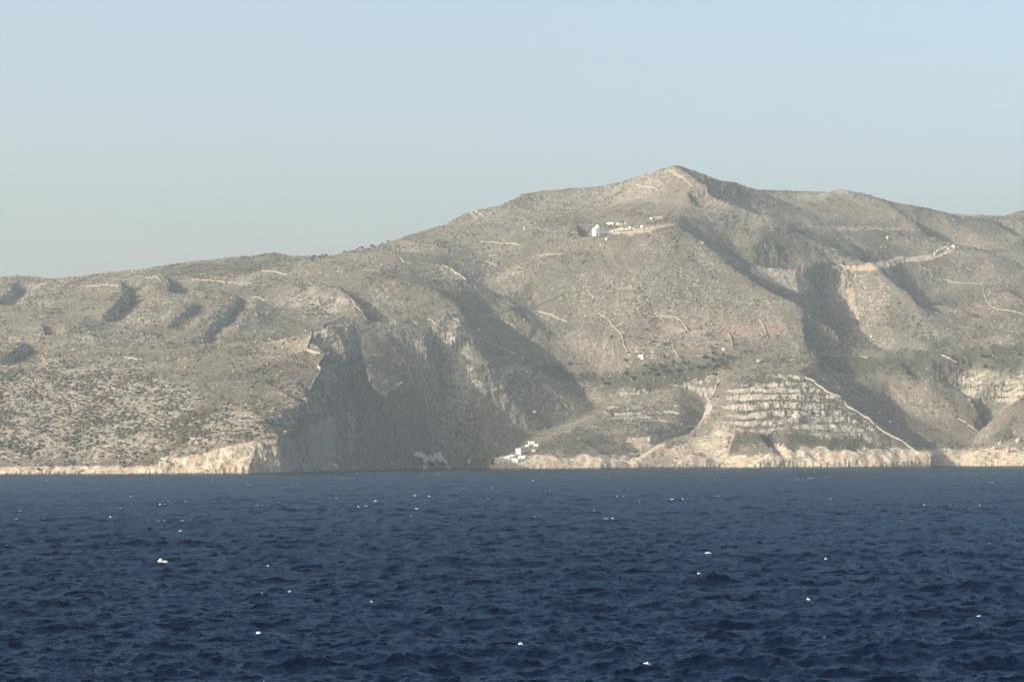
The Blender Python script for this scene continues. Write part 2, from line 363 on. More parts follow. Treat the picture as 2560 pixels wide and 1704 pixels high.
def poly(pts, soft=14.0, seed=0, wob=10.0):
    """soft mask of a patch of ground, its border broken up by noise"""
    x = PX + wob * WA * 1.6
    y = PY + wob * WB
    xs = [p[0] for p in pts]; ys = [p[1] for p in pts]
    n = len(pts)
    bb = (x > min(xs)) & (x < max(xs)) & (y > min(ys)) & (y < max(ys))
    xb, yb = x[bb], y[bb]; ins = np.zeros(xb.shape, bool); dist = np.full(xb.shape, 1e9)
    for i in range(n):
        x1, y1 = pts[i]; x2, y2 = pts[(i + 1) % n]
        if y1 != y2:
            c = ((y1 > yb) != (y2 > yb)) & (xb < (x2 - x1) * (yb - y1) / (y2 - y1) + x1)
            ins ^= c
        dx, dy = x2 - x1, y2 - y1
        t = np.clip(((xb - x1) * dx + (yb - y1) * dy) / (dx * dx + dy * dy + 1e-9), 0, 1)
        dist = np.minimum(dist, np.hypot(xb - x1 - t * dx, yb - y1 - t * dy))
    out = np.zeros(PX.shape); out[bb] = ins * np.clip(dist / soft, 0, 1)
    return out
_poly = poly
def slope_of(H):
    P = np.stack([GXX, GYY, H], -1)
    a = np.gradient(P, axis=1); b = np.gradient(P, axis=0)
    n = np.cross(a, b); n /= np.linalg.norm(n, axis=-1, keepdims=True) + 1e-12
    return n
# ------- erosion and rock relief
wx = GXX + 14 * gnoise(GXX / 60, GYY / 60, 3); wy = GYY + 14 * gnoise(GXX / 60, GYY / 60, 4)
land = sstep(2, 25, H)
H = H + land * 2.2 * fbm(wx / 150, wy / 170, 3, 1)
H = H + land * 1.3 * (ridged(wx / 46, wy / 90, 3, 2) - 0.35)
H = H + land * 0.9 * fbm(wx / 17, wy / 24, 3, 8)
N = slope_of(H)
steep = sstep(0.80, 0.60, N[..., 2])
H = H + steep * 5.0 * fbm((GXX + GYY * .4) / 42, H / 34, 2, 73) * sstep(6, 25, H)
H = H + steep * 2.4 * fbm((GXX + GYY * .5) / 13, H / 9, 3, 71) * sstep(3, 18, H)
H = H + steep * 2.0 * ridged(wx / 16 + wy / 40, wy / 60 - H / 90, 3, 12) * sstep(3, 18, H)
# coastal cliffs: the foot of the land stands nearly upright out of the water
hc = 12 + 9 * gnoise(GXX / 38, GYY / 60, 21) + 5 * gnoise(GXX / 11, GYY / 18, 22) + 8 * sstep(1850, 1950, PX)
hc = np.clip(hc, 5, 30) * np.where(PX < 400, 0.55, 1.0)
t = np.clip(H / hc, 0, 1)
Hc = np.where((H > 0) & (H < hc), hc * t ** 0.42, H)
valley = sstep(1000, 1060, PX) * sstep(1230, 1190, PX) + sstep(2340, 2365, PX) * sstep(2415, 2400, PX)
H = H + (Hc - H) * (1 - np.clip(valley, 0, 1))
# level strata of the right-hand headland and the knoll
def strata(H, mask, P, k):
    h = H + 5.0 * gnoise(GXX / 75, GYY / 75, 31) + 1.8 * gnoise(GXX / 13, GYY / 13, 32)
    f = h / P; fl = np.floor(f); fr = f - fl
    st = (fl + sstep(0.5 - k, 0.5 + k, fr)) * P
    return H + mask * (st - h)
PX, PY = image_coords(H)
m_str = poly([(1830, 1095), (1800, 1010), (1850, 935), (1990, 915), (2060, 960), (2200, 1060), (2190, 1100), (2000, 1085), (1900, 1090)], 40)
m_str2 = np.maximum(poly([(1480, 1060), (1500, 1005), (1700, 995), (1730, 1060), (1600, 1090)], 25), poly([(2350, 990), (2390, 935), (2560, 920), (2800, 900), (2800, 1010), (2480, 1020)], 30))
m_str = m_str * (0.5 + 0.5 * sstep(-0.35, 0.15, gnoise(GXX / 26, GYY / 40 + H / 9, 33)))
H = strata(H, m_str * 0.95, 10.5, 0.14)
m_str2 = m_str2 * (0.1 + 0.9 * sstep(-0.2, 0.3, gnoise(GXX / 22, GYY / 40 + H / 8, 34)))
H = strata(H, m_str2 * 0.65, 8.5, 0.2)
m_ter = sstep(900, 950, PX) * sstep(2050, 1950, PX) * sstep(620, 700, PY) * (0.5 + gnoise(GXX / 70, GYY / 90, 35)) * (1 - m_str) * (1 - m_str2)
H = strata(H, np.clip(m_ter, 0, .8) * .45 * sstep(20, 40, H), 4.6, 0.24)
H = H + land * 0.30 * fbm(GXX / 4.5, GYY / 6.5, 3, 41)
N = slope_of(H)
PX, PY = image_coords(H)

# ------- what covers the ground: bare rock, red earth, scrub, cream coastal rock
nz = fbm(GXX / 60, GYY / 110, 4, 51)
broad = fbm(GXX / 210, GYY / 260, 3, 57)
rock = 0.28 + 0.26 * nz + .22 * broad
earth = 0.15 + 0.25 * fbm(GXX / 90, GYY / 150, 4, 52)
green = 0.25 + 0.3 * fbm(GXX / 120, GYY / 200, 4, 53)
cream = np.zeros_like(H)
def put(A, m, v): return A + (v - A) * m
speck = poly([(-400, 1166), (-400, 880), (0, 905), (200, 900), (330, 905), (470, 950), (520, 1010), (600, 990), (700, 1010), (790, 1000), (835, 1031), (704, 1098), (371, 1171)], 40, 3, 30)
rock = put(rock, speck, 0.62); green = put(green, speck, 0.15); earth = put(earth, speck, 0.45)
gl = poly([(380, 1150), (430, 1090), (500, 1010), (560, 1000), (520, 1060), (470, 1120)], 14, 4, 20)
rock = put(rock, gl, 0.1); green = put(green, gl, 0.85)
for pts, v in (([(640, 775), (640, 735), (760, 700), (850, 725), (900, 790), (760, 800)], .62), ([(200, 860), (260, 800), (430, 735), (490, 760), (420, 815), (300, 860)], .6),
               ([(0, 870), (0, 830), (100, 805), (180, 830), (60, 880)], .55), ([(1080, 590), (1130, 540), (1400, 470), (1620, 420), (1700, 425), (1680, 470), (1500, 520), (1300, 560)], .5),
               ([(2130, 830), (2120, 690), (2180, 655), (2260, 740), (2300, 800), (2200, 800)], .5), ([(2350, 720), (2350, 660), (2560, 650), (2560, 760)], .45),
               ([(1330, 800), (1350, 700), (1700, 650), (1950, 740), (2010, 850), (1900, 860)], .4),
               ([(780, 1030), (800, 930), (850, 900), (860, 1000)], .5), ([(880, 860), (890, 805), (980, 810), (960, 850)], .6)):
    rock = put(rock, poly(pts, 30, 6, 22), v)
for pts, v in (([(1620, 850), (1640, 800), (1960, 795), (2010, 850)], .75), ([(1480, 880), (1560, 855), (1950, 855), (1960, 872), (1700, 890)], .85), ([(985, 622), (1000, 597), (1060, 600), (1080, 612), (1040, 622)], 1.0),
               ([(2380, 800), (2400, 760), (2470, 740), (2560, 800), (2560, 815)], .9), ([(1590, 560), (1620, 530), (1700, 535), (1800, 556), (1750, 566), (1680, 560)], .9),
               ([(1100, 860), (1130, 800), (1230, 810), (1280, 850), (1200, 880)], .6), ([(890, 900), (900, 820), (1090, 820), (1120, 900), (1020, 960)], .5),
               ([(805, 818), (810, 802), (870, 800), (875, 812)], 1.0), ([(1400, 1010), (1430, 985), (1560, 960), (1600, 990), (1480, 1020)], .6)):
    earth = put(earth, poly(pts, 22, 7, 14), v * .9)
for pts, v in (([(1300, 920), (1380, 905), (1480, 930), (1700, 900), (1860, 880), (1870, 900), (1740, 970), (1560, 985), (1430, 965)], .95), ([(350, 690), (360, 672), (480, 655), (690, 632), (760, 650), (620, 690), (450, 700)], .7),
               ([(1830, 930), (1950, 882), (2200, 885), (2560, 850), (2560, 930), (2330, 940), (2100, 935), (2010, 910), (1880, 930)], .75),
               ([(1780, 1130), (1800, 1080), (1990, 1070), (2190, 1100), (2240, 1120), (2160, 1135), (1900, 1120)], .9), ([(1300, 1130), (1450, 1060), (1560, 1100), (1440, 1140)], .8),
               ([(2360, 1120), (2470, 1100), (2560, 1020), (2560, 1100), (2430, 1130)], .7), ([(1830, 560), (1990, 560), (2080, 640), (1880, 650)], .6)):
    green = put(green, poly(pts, 16, 8, 14), v)
rock = np.where(green > 0.6, rock * 0.5, rock)
for pts, v in (([(706, 1178), (706, 1098), (784, 1056), (832, 1033), (850, 1060), (842, 1178)], .95), ([(858, 1120), (868, 1010), (900, 990), (905, 1060), (895, 1140)], .75), ([(1105, 1010), (1150, 965), (1180, 925), (1195, 960), (1165, 1030), (1130, 1080)], .8),
               ([(1085, 1110), (1115, 1050), (1150, 1060), (1175, 1130), (1140, 1140)], .8), ([(800, 925), (840, 900), (850, 950), (815, 1000), (790, 990)], .8), ([(778, 880), (790, 830), (850, 825), (840, 870)], .85), ([(1200, 960), (1230, 920), (1300, 900), (1290, 960), (1240, 980)], .6)):
    rock = put(rock, poly(pts, 10, 6, 14), v)
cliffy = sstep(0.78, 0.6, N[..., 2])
shady = sstep(700, 730, PX) * sstep(1350, 1300, PX) * sstep(870, 900, PY)  # shade put into the cover: less pale rock on the valley's shadowed cliffs
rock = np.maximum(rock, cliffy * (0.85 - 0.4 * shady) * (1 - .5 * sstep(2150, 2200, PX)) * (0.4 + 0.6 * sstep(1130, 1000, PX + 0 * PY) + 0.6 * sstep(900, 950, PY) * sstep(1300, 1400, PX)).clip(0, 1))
rock = put(rock, np.clip(m_str + m_str2, 0, 1) * sstep(0.93, 0.80, N[..., 2]), 1.15)
green = put(green, np.clip(m_str + m_str2, 0, 1) * sstep(0.80, 0.9, N[..., 2]), 0.9)
# cream rock: the shore band, the cliff wedge on the left, road cuts
coast = sstep(20 + 7 * sstep(1850, 1950, PX), 11 + 7 * sstep(1850, 1950, PX), H + 5 * fbm(GXX / 25, GYY / 40, 3, 61)) * (1 - 0.9 * sstep(712, 740, PX) * sstep(1235, 1215, PX))
coast = np.where(PX < 400, sstep(9.5, 6.5, H + 1.5 * gnoise(GXX / 12, GYY / 12, 62)), coast)
cream = np.maximum(cream, coast)
cream = np.maximum(cream, poly([(355, 1195), (371, 1170), (440, 1149), (574, 1113), (650, 1101), (706, 1097), (712, 1195)], 5, 9, 5))
for pts, v in (([(1960, 568), (1990, 560), (2180, 562), (2340, 568), (2300, 580), (2100, 580)], .45), ([(2050, 676), (2080, 664), (2180, 655), (2240, 640), (2330, 634), (2395, 612), (2402, 620), (2330, 652), (2280, 656), (2180, 680)], .75),
               ([(1590, 446), (1600, 438), (1662, 422), (1688, 417), (1696, 430), (1755, 474), (1730, 470), (1670, 432)], .5), ([(1870, 680), (1875, 660), (1990, 672), (2000, 735), (1940, 715)], .6),
               ([(1590, 1168), (1640, 1130), (1720, 1100), (1800, 1072), (1846, 1085), (1825, 1130), (1860, 1168)], .68), ([(1500, 582), (1540, 578), (1740, 548), (1700, 560), (1580, 592)], .7),
               ([(1540, 1168), (1600, 1140), (1560, 1090), (1640, 1085), (1680, 1130), (1640, 1168)], .7), ([(2090, 705), (2110, 740), (2115, 800), (2160, 800), (2130, 720)], .5)):
    cream = np.maximum(cream, v * poly(pts, 5, 10, 3 if pts[0][1] < 690 else 8))
cream = np.maximum(cream, speck * .34) * (1 - 0.8 * gl)

def make_terrain(H):
    me = bpy.data.meshes.new('hills')
    n = NR * NC
    st2 = sstep(.80, .55, N[..., 2]) * sstep(-2, 2, H)      # crags stand out of the steep faces
    cy = GYY - st2 * (2.6 * ridged(GXX / 9 + H / 30, H / 8 + GYY / 50, 3, 88) + 1.5 * fbm(GXX / 3.2, H / 3.0, 2, 89) - .6)
    co = np.stack([GXX, cy, H], -1).reshape(-1, 3).astype(np.float32)
    me.vertices.add(n); me.vertices.foreach_set('co', co.ravel())
    i = np.arange(n).reshape(NR, NC)
    q = np.stack([i[:-1, :-1], i[:-1, 1:], i[1:, 1:], i[1:, :-1]], -1).reshape(-1, 4).astype(np.int32)
    keep = H.reshape(-1)[q].max(1) > -4
    q = q[keep]
    me.loops.add(q.size); me.loops.foreach_set('vertex_index', q.ravel())
    me.polygons.add(len(q)); me.polygons.foreach_set('loop_start', np.arange(len(q), dtype=np.int32) * 4)
    me.update(calc_edges=True)
    me.shade_smooth()
    at = me.color_attributes.new('cover', 'FLOAT_COLOR', 'POINT')
    c = np.clip(np.stack([rock, earth, green, cream], -1), 0, 1).reshape(-1, 4).astype(np.float32)
    at.data.foreach_set('color', c.ravel())
    o = bpy.data.objects.new('hills', me); COL.objects.link(o)
    return tag(o, kind='structure')
def platform(x, y, dx, dy, r0, r1, up):
    p = hit(x, y); d = np.hypot(GXX - p[0] - dx, (GYY - p[1] - dy))
    m = sstep(r1, r0, d); H[...] = H * (1 - m) + (p[2] + up) * m
platform(1487, 592, 8, 12, 17, 30, 1.0)
platform(1550, 576, 4, 4, 10, 22, .5)
hills = make_terrain(H)

class NT:
    """short-hand for building node trees"""
    def __init__(s, name):
        s.m = bpy.data.materials.new(name); s.m.use_nodes = True; s.t = s.m.node_tree; s.t.nodes.clear()
        s.out = s.t.nodes.new('ShaderNodeOutputMaterial'); s.b = s.t.nodes.new('ShaderNodeBsdfPrincipled'); s.l(s.b.outputs[0], s.out.inputs[0])
    def l(s, a, b): s.t.links.new(a, b)
    def n(s, k, **kw):
        n = s.t.nodes.new(k)
        for a, v in kw.items():
            if a.startswith('_'): setattr(n, a[1:], v)
            else: s.put(n.inputs[a.replace('__', ' ')], v)
        return n
    def put(s, i, v):
        if hasattr(v, 'links'): s.l(v, i)
        else: i.default_value = v
    def mix(s, f, a, b, mode='MIX'):
        n = s.t.nodes.new('ShaderNodeMix'); n.data_type = 'RGBA'; n.blend_type = mode
        s.put(n.inputs[0], f); s.put(n.inputs[6], a if hasattr(a, 'links') else (*a, 1)); s.put(n.inputs[7], b if hasattr(b, 'links') else (*b, 1))
        return n.outputs[2]
    def math(s, op, a, b=0.0, c=None):
        n = s.t.nodes.new('ShaderNodeMath'); n.operation = op; s.put(n.inputs[0], a); s.put(n.inputs[1], b)
        if c is not None: s.put(n.inputs[2], c)
        return n.outputs[0]
    def ramp(s, v, a, b):
        n = s.t.nodes.new('ShaderNodeMapRange'); n.interpolation_type = 'SMOOTHSTEP'
        s.put(n.inputs[0], v); s.put(n.inputs[1], a); s.put(n.inputs[2], b); return n.outputs[0]
    def noise(s, vec, scale, detail=4, rough=.55, stretch=None):
        if stretch:
            mp = s.t.nodes.new('ShaderNodeMapping'); mp.inputs['Scale'].default_value = stretch; s.l(vec, mp.inputs[0]); vec = mp.outputs[0]
        n = s.t.nodes.new('ShaderNodeTexNoise'); s.l(vec, n.inputs['Vector']); n.inputs['Scale'].default_value = scale
        n.inputs['Detail'].default_value = detail; n.inputs['Roughness'].default_value = rough
        return n.outputs[0]

g = NT('dry_ground')
pos = g.n('ShaderNodeNewGeometry').outputs['Position']
att = g.n('ShaderNodeVertexColor', _layer_name='cover')
sp = g.n('ShaderNodeSeparateColor'); g.l(att.outputs[0], sp.inputs[0])
aR, aE, aG, aC = sp.outputs[0], sp.outputs[1], sp.outputs[2], att.outputs[1]
nA = g.noise(pos, 0.16, 5, .65)            # 6 m clumps
nB = g.noise(pos, 0.42, 4, .6)             # 2-3 m stones and tufts
nC = g.noise(pos, 0.03, 4, .6)             # 30 m patches
nD = g.noise(pos, 0.11, 5, .7, (1, .55, 1.6))
dry = g.mix(nC, (.098, .085, .060), (.156, .138, .100))
red = g.mix(nB, (.175, .125, .084), (.235, .172, .118))
base = g.mix(g.ramp(g.math('ADD', g.math('MULTIPLY', nD, .7), aE), .70, 1.0), dry, red)
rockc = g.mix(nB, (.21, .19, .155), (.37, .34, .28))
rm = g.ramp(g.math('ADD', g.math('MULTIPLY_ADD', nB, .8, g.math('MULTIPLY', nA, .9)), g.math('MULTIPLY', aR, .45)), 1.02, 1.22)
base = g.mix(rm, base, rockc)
creamc = g.mix(g.ramp(g.noise(pos, .16, 6, .72, (1, 1, .55)), .3, .68), (.17, .14, .10), (.50, .44, .33))
creamc = g.mix(g.ramp(nC, .52, .62), creamc, (.36, .265, .185))
cm = g.ramp(g.math('ADD', aC, g.math('MULTIPLY_ADD', nA, .5, -.25)), .35, .6)
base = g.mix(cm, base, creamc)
zz = g.n('ShaderNodeSeparateXYZ'); g.l(pos, zz.inputs[0])
wet = g.ramp(g.math('ADD', zz.outputs[2], g.math('MULTIPLY', nA, -3.0)), .6, -.9)
scr = g.mix(nB, (.046, .045, .029), (.088, .083, .056))
gth = g.math('ADD', g.math('MULTIPLY_ADD', g.noise(pos, .24, 3, .6), .9, g.math('MULTIPLY', nD, .35)), g.math('MULTIPLY_ADD', aG, .42, g.math('MULTIPLY', aC, -.25)))
base = g.mix(g.ramp(gth, .80, .90), base, scr)
base = g.mix(wet, base, (.075, .068, .055))
g.l(base, g.b.inputs['Base Color'])
g.b.inputs['Roughness'].default_value = .95
g.b.inputs['Specular IOR Level'].default_value = .15
bp = g.n('ShaderNodeBump', Strength=1.0, Distance=2.2)
g.l(g.math('ADD', g.math('MULTIPLY', nB, .5), nA), bp.inputs['Height'])
g.l(bp.outputs[0], g.b.inputs['Normal'])
hills.data.materials.append(g.m)

# ------------------------------------------------------------------ sea
def wave_tile(Lm, n, wind, wdir, seed, kmin=0.0, kmax=1e9, swell=2):
    rg = np.random.RandomState(seed)
    k1 = np.fft.fftfreq(n, Lm / n) * 2 * np.pi
    kx, ky = np.meshgrid(k1, k1); k = np.hypot(kx, ky); k[0, 0] = 1e-6
    Lw = wind * wind / 9.81
    c = (kx * wdir[0] + ky * wdir[1]) / k
    S = np.exp(-1 / (k * Lw) ** 2) / k ** 4 * np.abs(c) ** swell * np.where(c < 0, 0.15, 1.0)
    S[(k < kmin) | (k > kmax)] = 0; S[0, 0] = 0
    a = (rg.normal(size=(n, n)) + 1j * rg.normal(size=(n, n))) * np.sqrt(S)
    h = np.fft.ifft2(a).real
    sc = 1 / h.std()
    h *= sc
    dx = np.fft.ifft2(-1j * kx / k * a).real * sc; dy = np.fft.ifft2(-1j * ky / k * a).real * sc
    return h, dx, dy, Lm
def sample(tile, x, y, rot=0.0):
    h, dx, dy, Lm = tile; n = h.shape[0]
    c, s_ = math.cos(rot), math.sin(rot)
    u = ((x * c + y * s_) / Lm * n) % n; v = ((-x * s_ + y * c) / Lm * n) % n
    i = v.astype(np.int64); j = u.astype(np.int64); a = v - i; b = u - j; i %= n; j %= n
    i1 = (i + 1) % n; j1 = (j + 1) % n
    f = lambda t: t[i, j] * (1 - a) * (1 - b) + t[i1, j] * a * (1 - b) + t[i, j1] * (1 - a) * b + t[i1, j1] * a * b
    gx, gy = f(dx), f(dy)
    return f(h), gx * c - gy * s_, gx * s_ + gy * c
T1 = wave_tile(310.0, 512, 7.0, (0.35, -0.94), 5, kmin=2 * math.pi / 60, kmax=2 * math.pi / 1.6)
T2 = wave_tile(47.0, 512, 3.2, (0.6, -0.8), 6, kmin=2 * math.pi / 9, kmax=2 * math.pi / 0.25, swell=1)
SO, SR = 110, 3000                               # outer columns carry the waves well past the frame
sa = np.linspace(-1430, 1430, 1190) / F
SC = len(sa) + 2 * SO
sy = np.exp(np.linspace(math.log(118), math.log(4250), SR))
_o = (np.arange(1, SO + 1) / SO) ** 1.7 * 170
X0 = np.concatenate([sa[0] * sy[:, None] - _o[::-1][None], sa[None, :] * sy[:, None], sa[-1] * sy[:, None] + _o[None]], 1); Y0 = np.repeat(sy[:, None], SC, 1)
h1, a1, b1 = sample(T1, X0, Y0, 0.0)
h2, a2, b2 = sample(T2, X0, Y0, 0.5)
amp = 0.75 + 0.35 * gnoise(X0 / 90, Y0 / 140, 77)
f2 = np.clip(1.25 - Y0 / 1600, 0.25, 1)
HS1, HS2, CH1, CH2 = 0.32, 0.145, 0.40, 0.13
zs = HS1 * h1 * amp + HS2 * h2 * f2
xs = X0 - CH1 * a1 * amp - CH2 * a2 * f2; ys = Y0 - CH1 * b1 * amp - CH2 * b2 * f2
calm = 0.35 * sstep(2400, 3600, Y0)
zs *= 1 - calm
# foam on the tops of the steepest crests
foam = sstep(1.35, 2.2, (h1 * amp + 0.35 * h2)) * sstep(0.12, 0.5, gnoise(X0 / 1.3, Y0 / 2.6, 83) + .5 * gnoise(X0 / .5, Y0 / .9, 84)) * sstep(0.15, 0.55, gnoise(X0 / 16, Y0 / 26, 81) + 0.25 * gnoise(X0 / 1.2, Y0 / 1.6, 82))
foam = np.clip(foam * (1.2 - .85 * sstep(700, 300, Y0)), 0, 1)
me = bpy.data.meshes.new('sea')
n = SC * SR
co = np.stack([xs, ys, zs], -1).reshape(-1, 3)
i = np.arange(n).reshape(SR, SC)
q = np.stack([i[:-1, :-1], i[:-1, 1:], i[1:, 1:], i[1:, :-1]], -1).reshape(-1, 4)
# a wide calm skirt carries the water on to the horizon and under the eye
sk = np.array([(-30000, -2000, -1.2), (30000, -2000, -1.2), (30000, 40000, -1.2), (-30000, 40000, -1.2)])
co = np.concatenate([co, sk]).astype(np.float32)
q = np.concatenate([q, [[n, n + 1, n + 2, n + 3]]]).astype(np.int32)
me.vertices.add(len(co)); me.vertices.foreach_set('co', co.ravel())
me.loops.add(q.size); me.loops.foreach_set('vertex_index', q.ravel())
me.polygons.add(len(q)); me.polygons.foreach_set('loop_start', np.arange(len(q), dtype=np.int32) * 4)
me.update(calc_edges=True); me.shade_smooth()
at = me.attributes.new('foam', 'FLOAT', 'POINT')
at.data.foreach_set('value', np.concatenate([foam.ravel(), np.zeros(4)]).astype(np.float32))
sea = bpy.data.objects.new('sea', me); COL.objects.link(sea); tag(sea, kind='structure')
g = NT('sea_water')
pos = g.n('ShaderNodeNewGeometry').outputs['Position']
fa = g.n('ShaderNodeAttribute', _attribute_name='foam').outputs['Fac']
r1 = g.noise(pos, 1.6, 3, .6, (1, .8, 1)); r2 = g.noise(pos, 5.0, 2, .6)
fm = g.ramp(g.math('ADD', fa, g.math('MULTIPLY_ADD', r1, .5, -.25)), .35, .6)
col = g.mix(g.noise(pos, .012, 3), (.0008, .0036, .0125), (.0012, .005, .017))
col = g.mix(fm, col, (.55, .57, .57))
bp = g.n('ShaderNodeBump', Strength=.9, Distance=.18); g.l(g.math('MULTIPLY_ADD', r2, .35, r1), bp.inputs['Height'])
df = g.n('ShaderNodeBsdfDiffuse'); g.l(col, df.inputs['Color']); g.l(bp.outputs[0], df.inputs['Normal'])
gl_ = g.n('ShaderNodeBsdfGlossy', Roughness=.09); gl_.inputs['Color'].default_value = (.58, .80, 1, 1); g.l(bp.outputs[0], gl_.inputs['Normal'])
fr_ = g.n('ShaderNodeFresnel', IOR=1.333); g.l(bp.outputs[0], fr_.inputs['Normal'])
mx = g.n('ShaderNodeMixShader')
g.l(g.math('MULTIPLY', g.math('MULTIPLY', fr_.outputs[0], .40), g.math('MULTIPLY_ADD', fm, -.9, 1.0)), mx.inputs[0])
g.l(df.outputs[0], mx.inputs[1]); g.l(gl_.outputs[0], mx.inputs[2]); g.l(mx.outputs[0], g.out.inputs[0])
g.t.nodes.remove(g.b)
me.materials.append(g.m)

def simple(name, col, rough=.9, bump=0.0, bscale=2.0, var=.12):
    g = NT(name); pos = g.n('ShaderNodeNewGeometry').outputs['Position']
    nz_ = g.noise(pos, bscale, 4, .65)
    g.l(g.mix(nz_, tuple(c * (1 - var * 2) for c in col), tuple(min(1, c * (1 + var)) for c in col)), g.b.inputs['Base Color'])
    g.b.inputs['Roughness'].default_value = rough; g.b.inputs['Specular IOR Level'].default_value = .2
    if bump:
        b = g.n('ShaderNodeBump', Strength=1.0, Distance=bump); g.l(nz_, b.inputs['Height']); g.l(b.outputs[0], g.b.inputs['Normal'])
    return g.m
M_FOAM = simple('foam', (.42, .45, .46), .8, .2, 3.0)
M_WALLSTONE = simple('dry_stone', (.29, .265, .215), .95, .3, .9, .2)
M_GREYSTONE = simple('grey_stone', (.20, .185, .155), .95, .3, .9, .2)
M_WHITE = simple('whitewash', (.74, .73, .68), .8, .03, .6, .05)
M_CREAM = simple('cream_render', (.55, .50, .40), .85, .03, .6, .08)
M_BRICK = simple('bare_brick', (.42, .26, .19), .9, .05, .5, .15)
M_DARK = simple('dark_opening', (.03, .035, .04), .6, 0, 1.0)
M_BLUE = simple('painted_wood', (.07, .13, .2), .6, 0, 1.0)
M_ROCK = simple('pale_rock', (.34, .31, .25), .95, .6, .35, .25)
M_SHOREROCK = simple('cream_rock', (.50, .43, .32), .95, .6, .35, .2)
M_BUSH = simple('scrub_leaves', (.074, .072, .052), .9, 0, .8, .3)
M_LEAF = simple('tree_leaves', (.050, .062, .030), .9, 0, .8, .3)
M_BARK = simple('bark', (.12, .095, .07), .9, 0, 1.0)

def mesh_obj(name, verts, faces, mat, parent=None, loc=None, smooth=False):
    me = bpy.data.meshes.new(name); me.from_pydata([tuple(v) for v in verts], [], faces); me.update()
    me.materials.append(mat)
    if smooth: me.shade_smooth()
    o = bpy.data.objects.new(name, me); COL.objects.link(o)
    if parent: o.parent = parent
    if loc is not None: o.location = loc
    return o
def ground(X, Y):
    c = (X / Y - AX[0]) / (AX[1] - AX[0]); k = math.log(Y / RY[0]) / math.log(RY[1] / RY[0])
    i = int(min(max(k, 0), NR - 2)); j = int(min(max(c, 0), NC - 2)); a = k - i; b = c - j
    return float(H[i, j] * (1 - a) * (1 - b) + H[i + 1, j] * a * (1 - b) + H[i, j + 1] * (1 - a) * b + H[i + 1, j + 1] * a * b)

# ------------------------------------------------------------------ breaking crests
def water_point(x, y):
    v = FW + RT * ((x - 1280) / F) + UP * ((852 - y) / F)
    t = -CH / v[2]; return np.array((v[0] * t, v[1] * t))
def whitecap(x, y, wpx, hpx, label, tail=0.0):
    p = water_point(x, y + hpx * .4); s = p[1] / F
    big = wpx > 30
    w, h = wpx * s * (1 if big else .85), hpx * s * (1.15 if big else .5)
    k = int(np.clip(np.searchsorted(sy, p[1]), 0, SR - 2)); c = int(np.clip(np.searchsorted(X0[k], p[0]), 0, SC - 2))
    zb = float(zs[max(0, k - 8):k + 8, max(0, c - 6):c + 6].max())
    vs, fs = [], []
    nu, nv = 26, 9
    rg = random.Random(int(x * 7 + y))
    ph = rg.random() * 6
    for a in range(nu + 1):
        u = a / nu
        xx = (u - .5) * w * (1 + tail)
        uu = u * (1 + tail)
        prof = (max(0.0, math.sin(math.pi * min(1, uu) ** .75)) ** .75 if uu < 1 else 0)
        if tail and uu > .8: prof = max(prof, .20 * max(0, math.sin(uu * 17 + ph)) + .05)
        prof *= .75 + .35 * gnoise(np.array(u * 5 + ph), np.array(3.3))
        prof = max(0.04, float(prof)) * (0.15 if a in (0, nu) else 1)
        for b in range(nv + 1):
            th = math.pi * b / nv
            j = 1 + .16 * float(gnoise(np.array(u * 13 + ph), np.array(b * .9)))
            vs.append((xx + .05 * w * math.sin(b + ph) * .3, math.cos(th) * w * .32 * prof * j + math.sin(u * 5 + ph) * .1 * w, -.12 + (h + .12) * math.sin(th) * prof * j))
    for a in range(nu):
        for b in range(nv):
            i0 = a * (nv + 1) + b; fs.append((i0, i0 + 1, i0 + nv + 2, i0 + nv + 1))
    o = mesh_obj('whitecap', vs, fs, M_FOAM, loc=(p[0], p[1], zb - h * .35), smooth=True)
    o.rotation_euler = (0, 0, -.15)
    tag(o, label, 'whitecap', 'breaking wave crests scattered over the sea')
whitecap(420, 1402, 32, 13, 'large bright white breaking crest, biggest on the water, left of centre', .8)
for x, y, w, h, lb in ((303, 1270, 9, 4, 'small white crest far out, above and left of the largest breaking crest'), (276, 1292, 8, 5, 'tiny bright crest just below another small crest at the far left'),
        (451, 1327, 8, 6, 'small upright white crest above the largest breaking crest'), (756, 1346, 20, 4, 'thin flat streak of foam right of the largest breaking crest'),
        (670, 1416, 8, 6, 'small round foam fleck right of and level with the largest breaking crest'), (653, 1484, 22, 5, 'thin pale foam streak below and right of the largest breaking crest'),
        (725, 1477, 11, 6, 'small foam fleck right of the thin pale streak'), (648, 1582, 20, 6, 'thin curled foam crest in the near water left of centre'),
        (664, 1694, 18, 6, 'foam fleck at the bottom edge left of centre'), (1771, 1379, 20, 7, 'ragged white crest right of centre in the middle water'),
        (1749, 1430, 14, 5, 'low foam crest just below the ragged white crest right of centre'), (2065, 1402, 10, 5, 'small curled crest on the right in the middle water'),
        (2021, 1497, 12, 9, 'bright peaked crest in the near water on the right'), (2448, 1542, 14, 7, 'foam crest in the near water by the right edge'),
        (2078, 1247, 8, 4, 'small bright crest far out on the right'), (1619, 1657, 26, 8, 'white crest in the nearest water right of centre'),
        (1302, 1614, 16, 7, 'white crest in the nearest water at the centre'), (929, 1505, 9, 7, 'small bright crest left of centre in the near water'),
        (940, 1252, 13, 4, 'small white crest far out left of centre'), (1337, 1293, 14, 4, 'thin foam crest far out just right of centre')):
    whitecap(x, y, w, h, lb)

